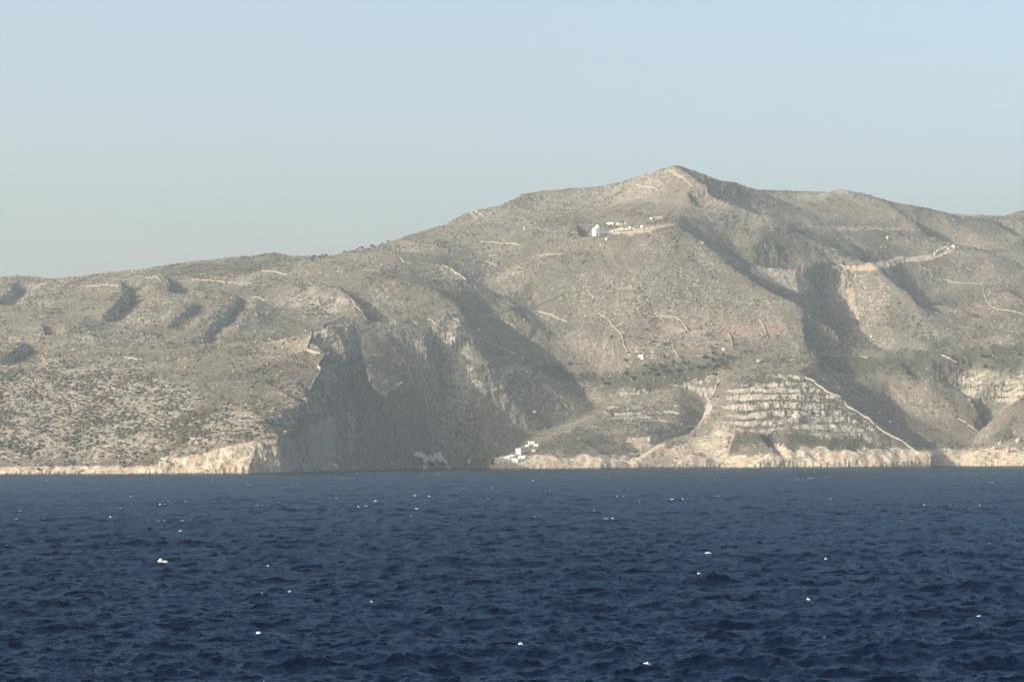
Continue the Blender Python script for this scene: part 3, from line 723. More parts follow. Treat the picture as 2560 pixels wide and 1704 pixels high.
# ------------------------------------------------------------------ dry stone walls
def wall(pts, label, h=1.7, w=.85, mat=None, name='stone_wall', cat='stone wall', group='dry stone walls across the hillsides', lift=0.0):
    P = [hit(*p)[:2] for p in pts]
    line = []
    for a, b in zip(P[:-1], P[1:]):
        n = max(1, int(np.hypot(*(b - a)) / 5.0))
        for k in range(n): line.append(a + (b - a) * k / n)
    line.append(P[-1])
    o0 = np.array(line[0]); z0 = ground(*line[0])
    vs, fs = [], []
    for k, p in enumerate(line):
        a = line[max(0, k - 1)]; b = line[min(len(line) - 1, k + 1)]
        d = b - a; d = d / (np.hypot(*d) + 1e-9); nrm = np.array((-d[1], d[0]))
        j = .35 * random.uniform(-1, 1); hh = h * (1 + .22 * random.uniform(-1, 1)) + lift
        p = p + nrm * j
        for s_, zz in ((1.15, -1.2), (.85, hh), (-.85, hh * .96), (-1.15, -1.2)):
            q_ = p + nrm * s_ * w / 2
            g0 = ground(*q_)
            vs.append((q_[0] - o0[0], q_[1] - o0[1], (g0 if zz < 0 else ground(*p)) + zz - z0))
    for k in range(len(line) - 1):
        i0 = 4 * k
        for m_ in range(3): fs.append((i0 + m_, i0 + m_ + 1, i0 + m_ + 5, i0 + m_ + 4))
    fs.append((0, 1, 2, 3)); e = 4 * (len(line) - 1); fs.append((e + 3, e + 2, e + 1, e))
    o = mesh_obj(name, vs, fs, mat or M_WALLSTONE, loc=(o0[0], o0[1], z0))
    return tag(o, label, cat, group, 'thing')
WALLS = [
 ([(775, 1008), (773, 997), (776, 975), (786, 955), (797, 938), (802, 927), (794, 920), (802, 903), (811, 891)], 'pale winding wall along the headland crest above the dark cliff', 3.0),
 ([(818, 888), (800, 885), (785, 884), (769, 880), (768, 872), (776, 853), (778, 845), (770, 831), (780, 828), (792, 829)], 'pale wall bending round the rocky hollow below the oval enclosure', 2.8),
 ([(820, 888), (840, 898), (858, 908), (875, 917)], 'pale wall running down the shaded spur from the headland crest', 2.0),
 ([(906, 937), (925, 947)], 'short lit wall piece farther down the shaded headland spur', 2.0),
 ([(806, 822), (808, 814), (820, 809), (840, 807), (862, 807), (876, 811), (880, 816), (870, 820), (846, 822), (820, 822), (806, 822)], 'oval walled enclosure on the headland top', 1.8),
 ([(778, 1016), (800, 1024), (826, 1031)], 'low wall at the cliff corner beside the pale speckled slope', 1.4),
 ([(882, 765), (895, 772), (906, 784), (908, 793), (916, 799)], 'curving pale wall beside the small dark hollow above the headland', 1.8),
 ([(950, 797), (966, 802), (980, 811)], 'short pale wall just right of the small dark hollow', 1.6),
 ([(1010, 803), (1030, 804), (1044, 812)], 'short wall on the level ground between hollow and terraces', 1.6),
 ([(1036, 799), (1068, 799), (1080, 805), (1092, 815), (1100, 822), (1118, 829)], 'wall arching over the terraced bowl and down its right side', 1.9),
 ([(1092, 830), (1086, 840), (1070, 845), (1056, 855)], 'thin wall curving down inside the terraced bowl', 1.4),
 ([(1110, 797), (1130, 796), (1146, 802), (1162, 810)], 'pale wall leading right to the long sloping wall', 1.6),
 ([(1148, 817), (1165, 824), (1178, 831)], 'upper piece of the long wall above the terraces', 1.8),
 ([(1194, 845), (1212, 853), (1232, 862), (1252, 872), (1272, 880), (1288, 886)], 'long bright wall sloping down right above the terraces', 2.1),
 ([(1288, 886), (1268, 894), (1240, 900)], 'wall turning back left from the end of the long bright wall', 1.4),
 ([(1200, 788), (1222, 790), (1240, 796), (1262, 806), (1272, 812)], 'pale wall on the crest above the middle shadow', 1.7),
 ([(1275, 812), (1282, 819), (1292, 824)], 'small crooked wall piece at the top of the middle shadow', 1.7),
 ([(1270, 760), (1290, 768), (1315, 773), (1345, 779), (1380, 790), (1405, 800), (1418, 807)], 'long pale wall crossing the middle slope below the gully', 1.9),
 ([(1232, 784), (1270, 778), (1310, 771), (1350, 762), (1390, 746), (1413, 736)], 'grey wall rising right across the middle slope', 1.6),
 ([(1470, 728), (1478, 740), (1485, 747), (1480, 755), (1477, 761)], 'short kinked wall in the middle of the big slope', 1.6),
 ([(1495, 785), (1520, 800), (1533, 816), (1552, 834), (1557, 845), (1560, 865), (1568, 880), (1576, 891)], 'tall winding wall down the centre of the big slope to a white house', 1.9),
 ([(1640, 791), (1688, 794), (1705, 806), (1719, 829)], 'wall running right then turning down on the big slope', 1.7),
 ([(1720, 832), (1750, 832), (1800, 830)], 'level field wall at the foot of the turning wall', 1.4),
 ([(1680, 862), (1720, 860), (1780, 858), (1822, 858)], 'level wall along the top of the dark square field', 1.5),
 ([(1680, 862), (1685, 875), (1696, 894)], 'left side wall of the dark square field', 1.8),
 ([(1697, 895), (1740, 892), (1785, 890)], 'bottom wall of the dark square field', 1.5),
 ([(1821, 833), (1827, 848), (1831, 866)], 'upright grey wall at the right of the dark square field', 1.9),
 ([(1898, 800), (1908, 815), (1914, 832), (1920, 846)], 'upright grey wall across the reddish fields near the spur edge', 1.9),
 ([(1530, 723), (1580, 718), (1640, 713), (1700, 706)], 'long level track wall high on the big slope', 1.3),
 ([(1000, 645), (1010, 656), (1030, 661), (1075, 664)], 'wall bending down the upper left of the middle slope', 1.6),
 ([(1110, 665), (1130, 675), (1150, 690), (1165, 702)], 'pale wall along the edge of the upper gully shadow', 1.8),
 ([(1132, 652), (1160, 660)], 'short bright wall above the upper gully shadow', 1.5),
 ([(1215, 655), (1242, 664)], 'short bright wall at the head of the upper gully', 1.5),
 ([(1200, 604), (1230, 606), (1280, 609), (1300, 615)], 'long pale wall on the rise left of the church', 1.6),
 ([(1110, 618), (1150, 615), (1200, 612)], 'faint level wall under the left skyline hill', 1.4),
 ([(1290, 662), (1325, 648), (1350, 640), (1380, 637), (1412, 637)], 'pale wall climbing to the right below the church', 1.6),
 ([(905, 676), (950, 678), (985, 678)], 'faint level wall on the broad left slope', 1.4),
 ([(655, 678), (690, 680), (720, 688)], 'short pale wall high on the far left slope', 1.6),
 ([(480, 700), (560, 705), (620, 712), (665, 713)], 'long low wall along the upper left slope', 1.3),
 ([(215, 716), (270, 714), (296, 716)], 'pale wall on top of the first left hillock', 1.5),
 ([(365, 694), (390, 693), (402, 703)], 'pale wall on top of the second left hillock', 1.5),
 ([(630, 745), (650, 746), (662, 752)], 'bright wall scrap right of the third left hillock', 1.5),
 ([(310, 893), (335, 898), (355, 900)], 'pale wall end low on the left slope', 1.5),
 ([(672, 848), (700, 845), (716, 848), (705, 853), (678, 851), (672, 848)], 'small ruined oval pen on the left slope', 1.4),
 ([(1173, 530), (1195, 548)], 'dark wall line down the left skyline hill', 1.5),
 ([(1188, 525), (1210, 543)], 'pale wall down the left skyline hill beside the dark one', 1.5),
 ([(2014, 945), (2040, 960), (2064, 978), (2080, 990), (2104, 997)], 'pale wall at the top of the banded headland ridge', 2.1),
 ([(2112, 1008), (2132, 1024), (2153, 1037), (2180, 1056), (2186, 1062)], 'pale wall halfway down the banded headland ridge', 2.0),
 ([(2192, 1068), (2218, 1086), (2244, 1099), (2262, 1109), (2284, 1125), (2299, 1134), (2310, 1138), (2318, 1149)], 'long bright wall down the lower ridge of the banded headland to the sea', 2.2),
 ([(2030, 889), (2060, 887), (2105, 891), (2150, 893), (2170, 895)], 'pale level wall on the plateau behind the banded headland', 1.7),
 ([(2355, 890), (2372, 898), (2398, 914)], 'short pale wall slanting down the right plateau', 1.7),
 ([(2395, 1048), (2415, 1058)], 'short wall on the edge of the far right gully', 1.8),
 ([(2420, 1064), (2445, 1078)], 'bright wall piece lower down the far right gully', 1.8),
 ([(2455, 1038), (2470, 1045)], 'small wall across the far right gully', 1.6),
 ([(2305, 673), (2325, 681), (2335, 697), (2365, 702), (2410, 709), (2455, 711)], 'pale stepped wall on the upper right hillside', 1.7),
 ([(2456, 712), (2462, 740), (2470, 760), (2495, 775), (2525, 778), (2560, 787)], 'wall winding down the upper right hillside by the red earth', 1.7),
 ([(1625, 510), (1600, 516), (1585, 520)], 'faint wall under the summit', 1.4),
 ([(1590, 463), (1620, 470), (1645, 478)], 'pale wall curving under the summit slope', 1.5),
 ([(2470, 640), (2468, 650), (2472, 662)], 'little upright wall on the far right hillside', 1.4),
 ([(1300, 895), (1312, 902), (1320, 907)] , 'tiny wall inside the middle shadow', 1.3),
]
random.seed(3)
for pts, lb, h_ in WALLS: wall(pts, lb, h_ * (.75 if pts[0][0] < 770 else .95), w=.6 if pts[0][0] < 770 else .85)
wall([(2335, 638), (2350, 630), (2366, 622)], 'long cream retaining wall climbing to the small white chapel', 4.0, 2.0, M_CREAM, 'retaining_wall', 'retaining wall', None)
wall([(2078, 673), (2100, 673), (2125, 671)], 'low white retaining wall below the tan road cut', 3.0, 2.0, M_CREAM, 'retaining_wall', 'retaining wall', None)

# ------------------------------------------------------------------ buildings
def box_vf(x0, x1, y0, y1, z0, z1):
    v = [(x0, y0, z0), (x1, y0, z0), (x1, y1, z0), (x0, y1, z0), (x0, y0, z1), (x1, y0, z1), (x1, y1, z1), (x0, y1, z1)]
    return v, [(0, 3, 2, 1), (4, 5, 6, 7), (0, 1, 5, 4), (1, 2, 6, 5), (2, 3, 7, 6), (3, 0, 4, 7)]
def boxes(lst):
    vs, fs = [], []
    for b in lst:
        v, f = box_vf(*b); o_ = len(vs); vs += v; fs += [tuple(i + o_ for i in q) for q in f]
    return vs, fs
def empty(name, loc, rz=0.0):
    o = bpy.data.objects.new(name, None); COL.objects.link(o); o.location = loc; o.rotation_euler = (0, 0, rz); o.empty_display_size = 1
    return o
def house(x, ybase, wpx, hpx, label, rot=-.25, depth=None, mat=None, group='white houses by the cove', roof=True, wins=2, door=True, cat='house', name='house'):
    p = hit(x, ybase); s_ = p[1] / F
    w, h = wpx * s_, hpx * s_; d = depth or max(3.5, w * .7)
    t = empty(name, (p[0], p[1] + d * .35, p[2]), rot)
    m_ = mat or M_WHITE
    mesh_obj('walls', *boxes([(-w / 2, w / 2, -d / 2, d / 2, -4, h)]), m_, t)
    if roof:
        e = .25; k = .35
        mesh_obj('roof', *boxes([(-w / 2 + k, w / 2 - k, -d / 2 + k, d / 2 - k, h, h + .08), (-w / 2 - .05, w / 2 + .05, -d / 2 - .05, -d / 2 + k, h, h + e), (-w / 2 - .05, w / 2 + .05, d / 2 - k, d / 2 + .05, h, h + e),
                                 (-w / 2 - .05, -w / 2 + k, -d / 2 + k, d / 2 - k, h, h + e), (w / 2 - k, w / 2 + .05, -d / 2 + k, d / 2 - k, h, h + e)]), m_, t)
    for i_ in range(wins):
        cx = -w / 2 + w * (i_ + 1) / (wins + 1) + (.5 if door and i_ >= wins / 2 else 0)
        zc = h * .58
        mesh_obj('window', *boxes([(cx - .4, cx + .4, -d / 2 - .05, -d / 2 + .2, zc - .45, zc + .45)]), M_DARK, t)
    if door:
        mesh_obj('door', *boxes([(-w * .12 - .45, -w * .12 + .45, -d / 2 - .06, -d / 2 + .2, 0, min(2.1, h * .75))]), M_BLUE, t)
    return tag(t, label, cat, group)
# sunlit hamlet on the knoll's toe
HB = 'white houses on the sunlit point'
for a_ in ((1330, 1110, 17, 7, 'cream cube house highest on the sunlit point'), (1340, 1115, 11, 5, 'small pale house just right of and below the highest one', ), (1318, 1116, 9, 4, 'little pale annexe left of the highest house'),
           (1296, 1136, 13, 15, 'tall bright white house standing above the sunlit hamlet'), (1283, 1142, 11, 5, 'low white house left of the tall bright one'), (1271, 1147, 9, 7, 'white house in the middle of the upper hamlet row'),
           (1258, 1147, 17, 6, 'wide white house at the left of the upper hamlet row'), (1248, 1151, 16, 6, 'white house one step below the wide one'), (1242, 1156, 12, 5, 'lowest left house of the sunlit hamlet'),
           (1306, 1146, 18, 7, 'wide white house right of the tall bright one'), (1290, 1158, 13, 11, 'pale two storey house at the right end of the lower hamlet row'), (1276, 1155, 14, 7, 'white house at the centre of the lower hamlet row'),
           (1262, 1156, 10, 6, 'small house left of the centre of the lower hamlet row'), (1336, 1128, 10, 4, 'pale shed on the slope right of the sunlit hamlet')):
    house(a_[0], a_[1], a_[2], a_[3], a_[4], rot=random.uniform(-.5, -.1), group=HB, mat=M_CREAM if 'cream' in a_[4] or 'shed' in a_[4] else M_WHITE)
HS = 'white houses in the shaded village'
for a_ in ((1036, 1134, 12, 4, 'topmost white house of the shaded village'), (1046, 1137, 12, 5, 'shaded house just below the topmost one'), (1054, 1141, 11, 5, 'shaded house third from the top on the left'), (1062, 1147, 13, 6, 'shaded house in the middle of the left row'),
           (1072, 1143, 10, 5, 'shaded house between the left row and the upper right row'), (1083, 1139, 13, 6, 'shaded house at the left of the upper right row'), (1095, 1138, 12, 6, 'shaded house at the right of the upper right row'), (1079, 1148, 12, 6, 'shaded house behind the left round tree'),
           (1092, 1149, 13, 6, 'shaded house in the centre between the two round trees'), (1104, 1149, 11, 6, 'shaded house above the right round tree'), (1112, 1156, 10, 6, 'shaded house at the right end of the village'), (1058, 1155, 11, 4, 'low shaded house left of the left round tree'),
           (1058, 1168, 12, 5, 'boat house at the waterline below the shaded village'), (1119, 1169, 10, 5, 'boat house at the waterline right of the round trees'), (1177, 1152, 11, 5, 'lone shaded house between the village and the sunlit point')):
    house(a_[0], a_[1] - 1, a_[2] * 1.45, a_[3] * .72, a_[4], rot=random.uniform(-.2, .4), group=HS, depth=4.5)
# the hilltop church
cp = hit(1487, 592)
ch = empty('church', (cp[0] + 8, cp[1] + 12, cp[2] + 1.0), R(42))
tag(ch, 'large white domed church with shaded arcade on the hill below the summit', 'church')
def lathe(prof, n=20):
    vs, fs = [], []
    for r_, z_ in prof:
        for k in range(n): vs.append((r_ * math.cos(2 * math.pi * k / n), r_ * math.sin(2 * math.pi * k / n), z_))
    for a in range(len(prof) - 1):
        for k in range(n): fs.append((a * n + k, a * n + (k + 1) % n, (a + 1) * n + (k + 1) % n, (a + 1) * n + k))
    return vs, fs
def gable(w, d, z0, h, rise, cx=0, cy=0, along='y', n=10):
    """a barrel-topped block"""
    vs, fs = [], []
    prof = [(-w / 2, z0), (-w / 2, z0 + h)] + [(-w / 2 * math.cos(math.pi * k / n), z0 + h + rise * math.sin(math.pi * k / n)) for k in range(1, n)] + [(w / 2, z0 + h), (w / 2, z0)]
    m_ = len(prof)
    for e in (-d / 2, d / 2):
        for a, z_ in prof: vs.append((cx + a, cy + e, z_) if along == 'y' else (cx + e, cy + a, z_))
    for k in range(m_): fs.append((k, (k + 1) % m_, m_ + (k + 1) % m_, m_ + k))
    fs.append(tuple(range(m_))[::-1]); fs.append(tuple(range(m_, 2 * m_)))
    return vs, fs
# local frame: -x is the sunlit front, -y the shaded long side
def shift(vf, dx, dy, dz=0): return [(v[0] + dx, v[1] + dy, v[2] + dz) for v in vf[0]], vf[1]
mesh_obj('facade', *gable(8.5, 3.0, -6, 15.0, 4.0, -10.5, 0, 'x'), M_WHITE, ch)
fr = ch
for zz in (3.2, 7.2, 10.6):
    for yy in (-2.3, 0, 2.3):
        mesh_obj('window', *boxes([(-12.06, -11.8, yy - .4, yy + .4, zz, zz + 1.5)]), M_DARK, ch)
mesh_obj('door', *boxes([(-12.07, -11.8, -.9, .9, -.5, 2.4)]), M_BLUE, ch)
mesh_obj('nave', *gable(8.0, 20.0, -6, 11.0, 2.6, 0.9, 1.5, 'x'), M_WHITE, ch)
mesh_obj('transept', *gable(6.4, 10.4, -6, 13.0, 3.2, -3.0, 1.0, 'y'), M_WHITE, ch)
mesh_obj('drum', *shift(lathe([(3.5, 8), (3.5, 13.2), (3.7, 13.3), (3.7, 13.6)]), -3.0, 1.5), M_WHITE, ch)
dome = mesh_obj('dome', *shift(lathe([(3.6 * math.cos(a * math.pi / 16), 13.6 + 3.9 * math.sin(a * math.pi / 16)) for a in range(9)]), -3.0, 1.5), M_WHITE, ch, smooth=True)
mesh_obj('cross', *boxes([(-3.08, -2.92, 1.42, 1.58, 17.3, 18.9), (-3.08, -2.92, 1.05, 1.95, 18.2, 18.4)]), M_WHITE, dome)
mesh_obj('bell_tower', *boxes([(4.6, 6.4, -1.2, .6, 4, 13.4), (4.4, 6.6, -1.4, .8, 13.4, 13.8)]), M_WHITE, ch)
mesh_obj('annexe', *gable(7.0, 8.0, -6, 9.5, 2.2, 13.0, 0.5, 'x'), M_WHITE, ch)
ar = mesh_obj('arcade', *boxes([(-8.8, 17.0, -7.0, -2.9, 4.2, 4.9), (-8.8, 17.0, -2.95, -2.75, -1, 4.2), (-8.8, 17.0, -7.0, -2.8, -6, -.6)]), M_WHITE, ch)
for k in range(11):
    mesh_obj('column', *boxes([(-8.7 + k * 2.53, -8.25 + k * 2.53, -6.95, -6.5, -.6, 4.2)]), M_WHITE, ar)
for k in range(8):
    mesh_obj('archway', *boxes([(-7.6 + k * 3.0, -5.6 + k * 3.0, -3.05, -2.9, -.6, 3.0)]), M_DARK, ch)
# terrace walls and houses beside the church
GH = 'white houses beside the hilltop church'
for x, y, w, h, lb, mt in ((1520, 562, 7, 4, 'small white house left of the long white one behind the church', M_WHITE), (1529, 563, 12, 6, 'long white house behind and right of the church', M_WHITE), (1544, 563, 8, 5, 'white house right of the long one behind the church', M_WHITE),
                       (1552, 563, 6, 4, 'cream house at the right end of the row behind the church', M_CREAM), (1553, 576, 12, 4, 'low long white house on the terrace right of the church', M_WHITE), (1565, 575, 7, 3, 'small white house in the middle of the terrace row', M_WHITE),
                       (1575, 573, 6, 5, 'bright white cube house right of the terrace row', M_WHITE), (1584, 574, 4, 3, 'tiny white hut right of the bright cube house', M_WHITE), (1541, 577, 6, 3, 'little white house at the left of the terrace row', M_WHITE), (1530, 581, 9, 3, 'low pale shed just right of the church terrace', M_CREAM),
                       (1564, 560, 3, 3, 'tiny white hut up the slope behind the terrace row', M_WHITE), (1516, 601, 4, 4, 'tiny white hut below the church', M_WHITE)):
    house(x, y, w, h, lb, rot=random.uniform(-.4, 0), group=GH, wins=1 if w < 8 else 3, door=w > 5, mat=mt)
house(1604, 570, 6, 5, 'small white chapel alone on the terrace right of the church', group=None, wins=1, cat='chapel', name='chapel')
# unfinished brick block
rp = hit(1646, 549); ru = empty('ruined_building', (rp[0], rp[1] + 3, rp[2]), -.12)
mesh_obj('walls', *boxes([(-6.5, 6.5, -.4, .4, -3, 5.2), (-6.5, -5.7, .4, 7, -3, 4.6), (5.7, 6.5, .4, 7, -3, 4.9), (-5.7, 5.7, 6.2, 7, -3, 5.0)]), M_BRICK, ru)
for k in range(4): mesh_obj('window', *boxes([(-5.1 + k * 2.9, -3.9 + k * 2.9, -.46, -.38, 1.6, 3.2)]), M_DARK, ru)
mesh_obj('roof', *boxes([(5.0, 9.6, -.7, 3.2, 5.22, 5.6)]), M_CREAM, ru)
mesh_obj('pier', *boxes([(9.0, 9.4, -.5, -.1, -3, 5.2)]), M_BRICK, ru)
tag(ru, 'roofless orange brick building under the summit, right of the church', 'building')
house(1628, 549, 7, 5, 'small pale hut left of the orange brick building', group=None, wins=1, mat=M_CREAM)
# other lone buildings
house(1602, 893, 12, 5, 'low white farmhouse at the foot of the tall winding wall', group=None, wins=2)
house(1606, 898, 7, 4, 'white outbuilding just below the low farmhouse', group=None, wins=1)
house(1809, 876, 8, 5, 'pale farmhouse on the reddish field below the big slope', group=None, wins=1, mat=M_CREAM)
house(2179, 843, 4, 4, 'tiny white hut in the deep shade of the right hand valley', group=None, wins=1, door=False)
house(1335, 1032, 3, 4, 'tiny white hut at the edge of the valley shadow, left of its pair', group='pair of tiny white huts', wins=1, door=False)
house(1339, 1032, 3, 4, 'tiny white hut at the edge of the valley shadow, right of its pair', group='pair of tiny white huts', wins=1, door=False)
c_ = house(2384, 618, 7, 4, 'white chapel on the ridge at the end of the pale road', group=None, wins=1, cat='chapel', name='chapel')
mesh_obj('belfry', *boxes([(.8, 1.6, -.3, .3, 2.2, 4.2)]), M_WHITE, c_)
house(2371, 623, 4, 3, 'tiny white hut on the pale road below the ridge chapel', group=None, wins=1, door=False)
house(2218, 597, 5, 6, 'small square stone house on the right hand hillside', group=None, wins=1, mat=M_CREAM)
house(1196, 826, 4, 3, 'tiny pale hut on the wall above the terraces', group=None, wins=1, door=False)
# stone pillar on the skyline shoulder
pp = hit(1311, 577); pl = empty('stone_pillar', tuple(pp))
mesh_obj('shaft', *lathe([(1.1, -2), (1.0, 5.6), (0.0, 5.7)], 12), M_CREAM, pl); mesh_obj('plinth', *boxes([(-1.4, 1.4, -1.4, 1.4, -2, .5)]), M_GREYSTONE, pl)
tag(pl, 'lone pale stone pillar on the slope left of the church', 'pillar')

# ------------------------------------------------------------------ rocks
def rock_mesh(seed, n=3):
    import bmesh
    bm = bmesh.new(); bmesh.ops.create_icosphere(bm, subdivisions=n, radius=1)
    for v in bm.verts:
        c = v.co; k = 1 + .28 * float(gnoise(np.array(c.x * 1.3 + seed), np.array(c.y * 1.3 + c.z * 1.7))) + .14 * float(gnoise(np.array(c.x * 3.1 + seed), np.array(c.z * 3.3 - c.y * 3)))
        v.co = c * k
    me = bpy.data.meshes.new('boulder'); bm.to_mesh(me); bm.free(); me.materials.append(M_ROCK)
    return me
def boulder(x, y, wpx, hpx, label, mat=None, name='boulder', cat='boulder', seed=0, group=None):
    p = hit(x, y); s_ = p[1] / F
    me = rock_mesh(seed + x * .1)
    if mat: me.materials[0] = mat
    o = bpy.data.objects.new(name, me); COL.objects.link(o)
    o.location = (p[0], p[1] + wpx * s_ * .2, p[2] + hpx * s_ * .2); o.scale = (wpx * s_ / 2, wpx * s_ / 2.2, hpx * s_ * .75)
    o.rotation_euler = (0, 0, x * .7)
    return tag(o, label, cat, group)
boulder(833, 1174, 27, 14, 'sunlit pale rock stack at the waterline below the dark cliff', M_SHOREROCK, 'sea_rock', 'rock')
boulder(808, 1176, 20, 7, 'lower pale rock just left of the sunlit rock stack', M_SHOREROCK, 'sea_rock', 'rock')
boulder(876, 1175, 18, 5, 'low brown rock right of the sunlit rock stack', M_ROCK, 'sea_rock', 'rock')
boulder(978, 1174, 12, 5, 'small orange brown rock by the shaded shore', M_SHOREROCK, 'sea_rock', 'rock')
boulder(1123, 1066, 22, 14, 'sunlit rocky knob standing out of the valley shadow', M_ROCK, 'outcrop', 'outcrop')
BG = 'pale boulders on the far right hill'
boulder(2520, 1130, 13, 18, 'tall pale boulder above the far right shore', group=BG); boulder(2547, 1105, 16, 14, 'rounded pale boulder by the right edge', group=BG); boulder(2500, 1112, 12, 9, 'small pale boulder left of the rounded one', group=BG)
boulder(2485, 1125, 14, 10, 'pale boulder at the left of the far right group', group=BG); boulder(2470, 1135, 9, 6, 'smallest pale boulder low on the far right slope', group=BG)
boulder(1897, 906, 15, 8, 'pale boulder on the left shoulder of the banded headland', M_ROCK)
boulder(1992, 1052, 26, 22, 'big round grey boulder in the middle of the banded headland', M_ROCK)

# ------------------------------------------------------------------ scrub, stones and trees
_r = np.random.RandomState(21)
EV = (H - CH) / RY[:, None]
VIS = (EV >= np.maximum.accumulate(EV, 0) - 0.0006) & (H > 3) & (PX > -120) & (PX < 2680)
def blobs(name, count, weight, rmin, rmax, mat, squash=.7, jit=.3, sink=.25):
    w = (weight * VIS * (RY[:, None] ** 2)).ravel(); c = np.cumsum(w); c /= c[-1]
    idx = np.searchsorted(c, _r.rand(count))
    P = np.stack([GXX.ravel()[idx], GYY.ravel()[idx], H.ravel()[idx]], -1)
    P[:, 0] += _r.uniform(-.8, .8, count); P[:, 1] += _r.uniform(-1, 1, count)
    t = (1 + 5 ** .5) / 2
    ico = np.array([(-1, t, 0), (1, t, 0), (-1, -t, 0), (1, -t, 0), (0, -1, t), (0, 1, t), (0, -1, -t), (0, 1, -t), (t, 0, -1), (t, 0, 1), (-t, 0, -1), (-t, 0, 1)]) / math.hypot(1, t)
    fc = np.array([(0, 11, 5), (0, 5, 1), (0, 1, 7), (0, 7, 10), (0, 10, 11), (1, 5, 9), (5, 11, 4), (11, 10, 2), (10, 7, 6), (7, 1, 8), (3, 9, 4), (3, 4, 2), (3, 2, 6), (3, 6, 8), (3, 8, 9), (4, 9, 5), (2, 4, 11), (6, 2, 10), (8, 6, 7), (9, 8, 1)])
    rr = rmin + (rmax - rmin) * _r.rand(count) ** 2.2
    v = ico[None] * (1 + jit * _r.uniform(-1, 1, (count, 12, 1)))
    st = np.stack([_r.uniform(.8, 1.5, count), _r.uniform(.8, 1.3, count), squash * _r.uniform(.7, 1.2, count)], -1)
    v = v * st[:, None] * rr[:, None, None]
    v = v + P[:, None]; v[..., 2] += (rr * squash * (1 - sink))[:, None] * .6
    f = (fc[None] + 12 * np.arange(count)[:, None, None]).reshape(-1, 3).astype(np.int32)
    me = bpy.data.meshes.new(name); me.vertices.add(count * 12); me.vertices.foreach_set('co', v.astype(np.float32).ravel())
    me.loops.add(f.size); me.loops.foreach_set('vertex_index', f.ravel())
    me.polygons.add(len(f)); me.polygons.foreach_set('loop_start', np.arange(len(f), dtype=np.int32) * 3)
    me.update(calc_edges=True); me.materials.append(mat)
    o = bpy.data.objects.new(name, me); COL.objects.link(o)
    return o
flat = sstep(.55, .8, N[..., 2])
clump = sstep(-.1, .5, gnoise(GXX / 30, GYY / 60, 91) + .6 * gnoise(GXX / 9, GYY / 14, 92))
nocoast = 1 - np.clip(cream - speck * .33, 0, 1)
tag(blobs('scrub', 40000, (.2 + green * 1.4) * flat * nocoast * (.08 + clump) * (.25 + 1.5 * sstep(-.4, .6, fbm(GXX / 120, GYY / 170, 3, 58))) * (1 - speck) * (1 - .6 * np.clip(m_str, 0, 1)), .4, 1.7, M_BUSH), 'low dark scrub dotted over the dry hillsides', kind='stuff')
tag(blobs('bushes', 9500, speck * (.35 + .9 * clump) * nocoast, .6, 2.1, M_BUSH, .55), 'dark round bushes speckling the pale ground of the left hillside', kind='stuff')
tag(blobs('loose_stones', 20000, (.02 + rock) ** 1.6 * (.15 + clump) * (1 - speck), .3, 1.5, M_ROCK, .7, .25), 'pale loose stones lying over the slopes', kind='stuff')

def crown_mesh(seed):
    rg = np.random.RandomState(seed); vs, fs = [], []
    lobes = [(rg.uniform(-1.3, 1.3), rg.uniform(-1.2, 1.2), rg.uniform(2.4, 3.9), rg.uniform(.8, 1.5)) for _ in range(9)]
    for cx, cy, cz, r_ in lobes:
        for _ in range(60):
            d = rg.normal(size=3); d /= np.linalg.norm(d); p = np.array((cx, cy, cz)) + d * r_ * rg.uniform(.55, 1.05) * np.array((1, 1, .8))
            a = rg.normal(size=3); a /= np.linalg.norm(a); b = np.cross(a, rg.normal(size=3)); b /= np.linalg.norm(b) + 1e-9
            s_ = rg.uniform(.22, .42); o_ = len(vs)
            vs += [p - a * s_ - b * s_, p + a * s_ - b * s_, p + a * s_ + b * s_, p - a * s_ + b * s_]; fs.append((o_, o_ + 1, o_ + 2, o_ + 3))
    me = bpy.data.meshes.new('crown'); me.from_pydata([tuple(v) for v in vs], [], fs); me.materials.append(M_LEAF); return me
def trunk_mesh(seed):
    rg = np.random.RandomState(seed); vs, fs = [], []
    def limb(p0, p1, r0, r1):
        o_ = len(vs)
        for p, r_ in ((p0, r0), ((p0 + p1) / 2 + rg.uniform(-.12, .12, 3), (r0 + r1) / 2), (p1, r1)):
            for k in range(6): vs.append((p[0] + r_ * math.cos(k * math.pi / 3), p[1] + r_ * math.sin(k * math.pi / 3), p[2]))
        for a in range(2):
            for k in range(6): fs.append((o_ + a * 6 + k, o_ + a * 6 + (k + 1) % 6, o_ + a * 6 + 6 + (k + 1) % 6, o_ + a * 6 + 6 + k))
    top = np.array((.1, .05, 1.9)); limb(np.array((0, 0, -.6)), top, .28, .18)
    for k in range(4):
        a = k * 1.57 + rg.uniform(-.4, .4); limb(top, top + np.array((math.cos(a) * 1.0, math.sin(a) * 1.0, rg.uniform(.9, 1.5))), .14, .05)
    me = bpy.data.meshes.new('trunk'); me.from_pydata([tuple(v) for v in vs], [], fs); me.materials.append(M_BARK); return me
CR = [crown_mesh(k) for k in range(4)]; TR = [trunk_mesh(k) for k in range(4)]
def tree(x, y, s_, label, group, name='olive_tree'):
    p = hit(x, y); k = random.randrange(4)
    t = empty(name, (p[0], p[1], p[2] - .2), random.uniform(0, 6)); t.scale = (s_ * random.uniform(.9, 1.3), s_ * random.uniform(.9, 1.3), s_ * random.uniform(.8, 1.1))
    for nm, me_ in (('crown', CR[k]), ('trunk', TR[k])):
        o = bpy.data.objects.new(nm, me_); COL.objects.link(o); o.parent = t
    return tag(t, label, 'tree', group)
random.seed(12)
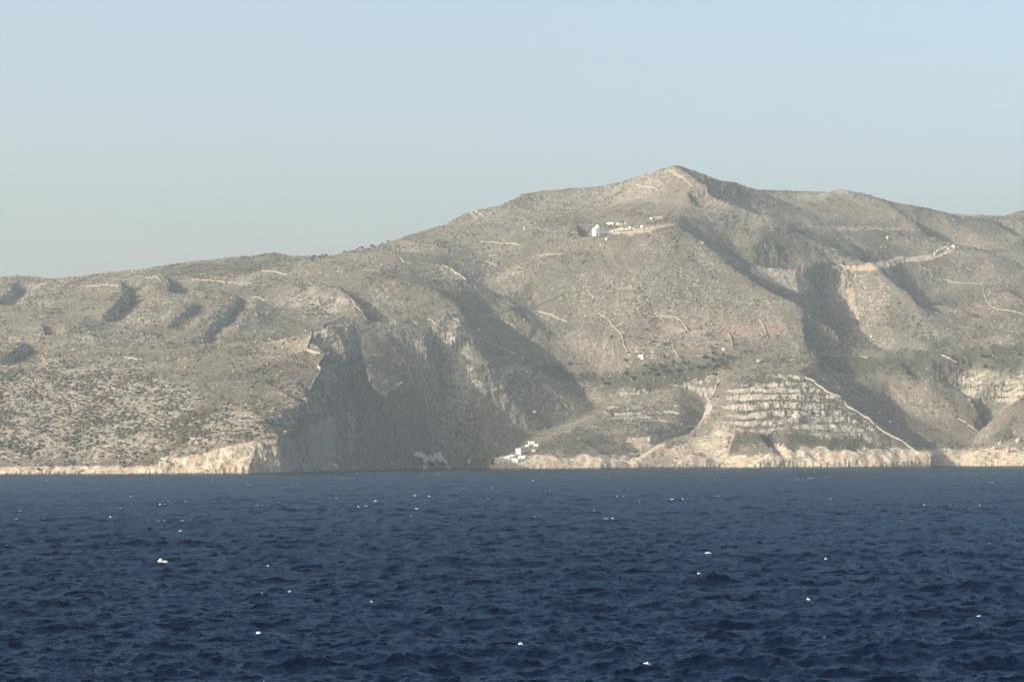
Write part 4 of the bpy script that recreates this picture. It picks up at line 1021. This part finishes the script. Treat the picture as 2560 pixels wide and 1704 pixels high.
def grove(n, x0, x1, fy, spread, s0, s1, label, group):
    for _ in range(n):
        x = random.uniform(x0, x1); tree(x, fy(x) + random.gauss(0, spread), random.uniform(s0, s1), label, group)
grove(46, 1480, 1860, lambda x: 962 - (x - 1480) * .17, 13, .8, 1.25, 'small dark tree in the grove between the big slope and the banded headland', 'dark trees in the grove behind the banded headland')
grove(22, 1300, 1490, lambda x: 925, 12, .6, 1.0, 'small dark tree on the level ground right of the middle shadow', 'small trees right of the middle shadow')
grove(26, 1500, 2010, lambda x: 862 - (x - 1500) * .03, 16, .6, 1.0, 'small dark tree or bush standing on the reddish fields', 'dark trees scattered on the reddish fields')
grove(16, 2370, 2560, lambda x: 905, 14, .8, 1.2, 'dark tree in the thicket on the right plateau', 'trees in the thicket on the right plateau')
grove(20, 780, 985, lambda x: 650 - (x - 780) * .19, 3, .7, 1.15, 'dark tree standing out along the skyline ridge left of centre', 'trees along the skyline ridge')
grove(8, 1185, 1235, lambda x: 1160, 5, .6, .9, 'low dark tree on the shore between the village and the sunlit point', 'shore trees left of the sunlit point')
tree(1078, 1167, 1.5, 'left one of two round dark trees in front of the shaded village', None, 'round_tree')
tree(1103, 1168, 1.5, 'right one of two round dark trees in front of the shaded village', None, 'round_tree')
tree(1566, 905, 1.1, 'dark tree standing alone just below the big winding wall', None); tree(1785, 888, 1.4, 'biggest dark tree at the edge of the reddish field near the grove', None)

# ------------------------------------------------------------------ haze
def box_mesh(name, a, b):
    (x0, y0, z0), (x1, y1, z1) = a, b
    me = bpy.data.meshes.new(name)
    me.from_pydata([(x0, y0, z0), (x1, y0, z0), (x1, y1, z0), (x0, y1, z0), (x0, y0, z1), (x1, y0, z1), (x1, y1, z1), (x0, y1, z1)], [],
                   [(0, 3, 2, 1), (4, 5, 6, 7), (0, 1, 5, 4), (1, 2, 6, 5), (2, 3, 7, 6), (3, 0, 4, 7)])
    return me
hz = bpy.data.objects.new('haze', box_mesh('haze', (-7000, -900, -40), (7000, 9500, 620)))
COL.objects.link(hz); tag(hz, 'pale sea haze over the water and hills', kind='stuff')
mh = bpy.data.materials.new('haze'); mh.use_nodes = True
n2 = mh.node_tree; n2.nodes.clear()
pv = n2.nodes.new('ShaderNodeVolumePrincipled'); ho = n2.nodes.new('ShaderNodeOutputMaterial')
pv.inputs['Color'].default_value = (0.81, 0.955, 1.0, 1)
pv.inputs['Density'].default_value = 7e-5
pv.inputs['Anisotropy'].default_value = 0.4
n2.links.new(pv.outputs[0], ho.inputs['Volume'])
hz.data.materials.append(mh)
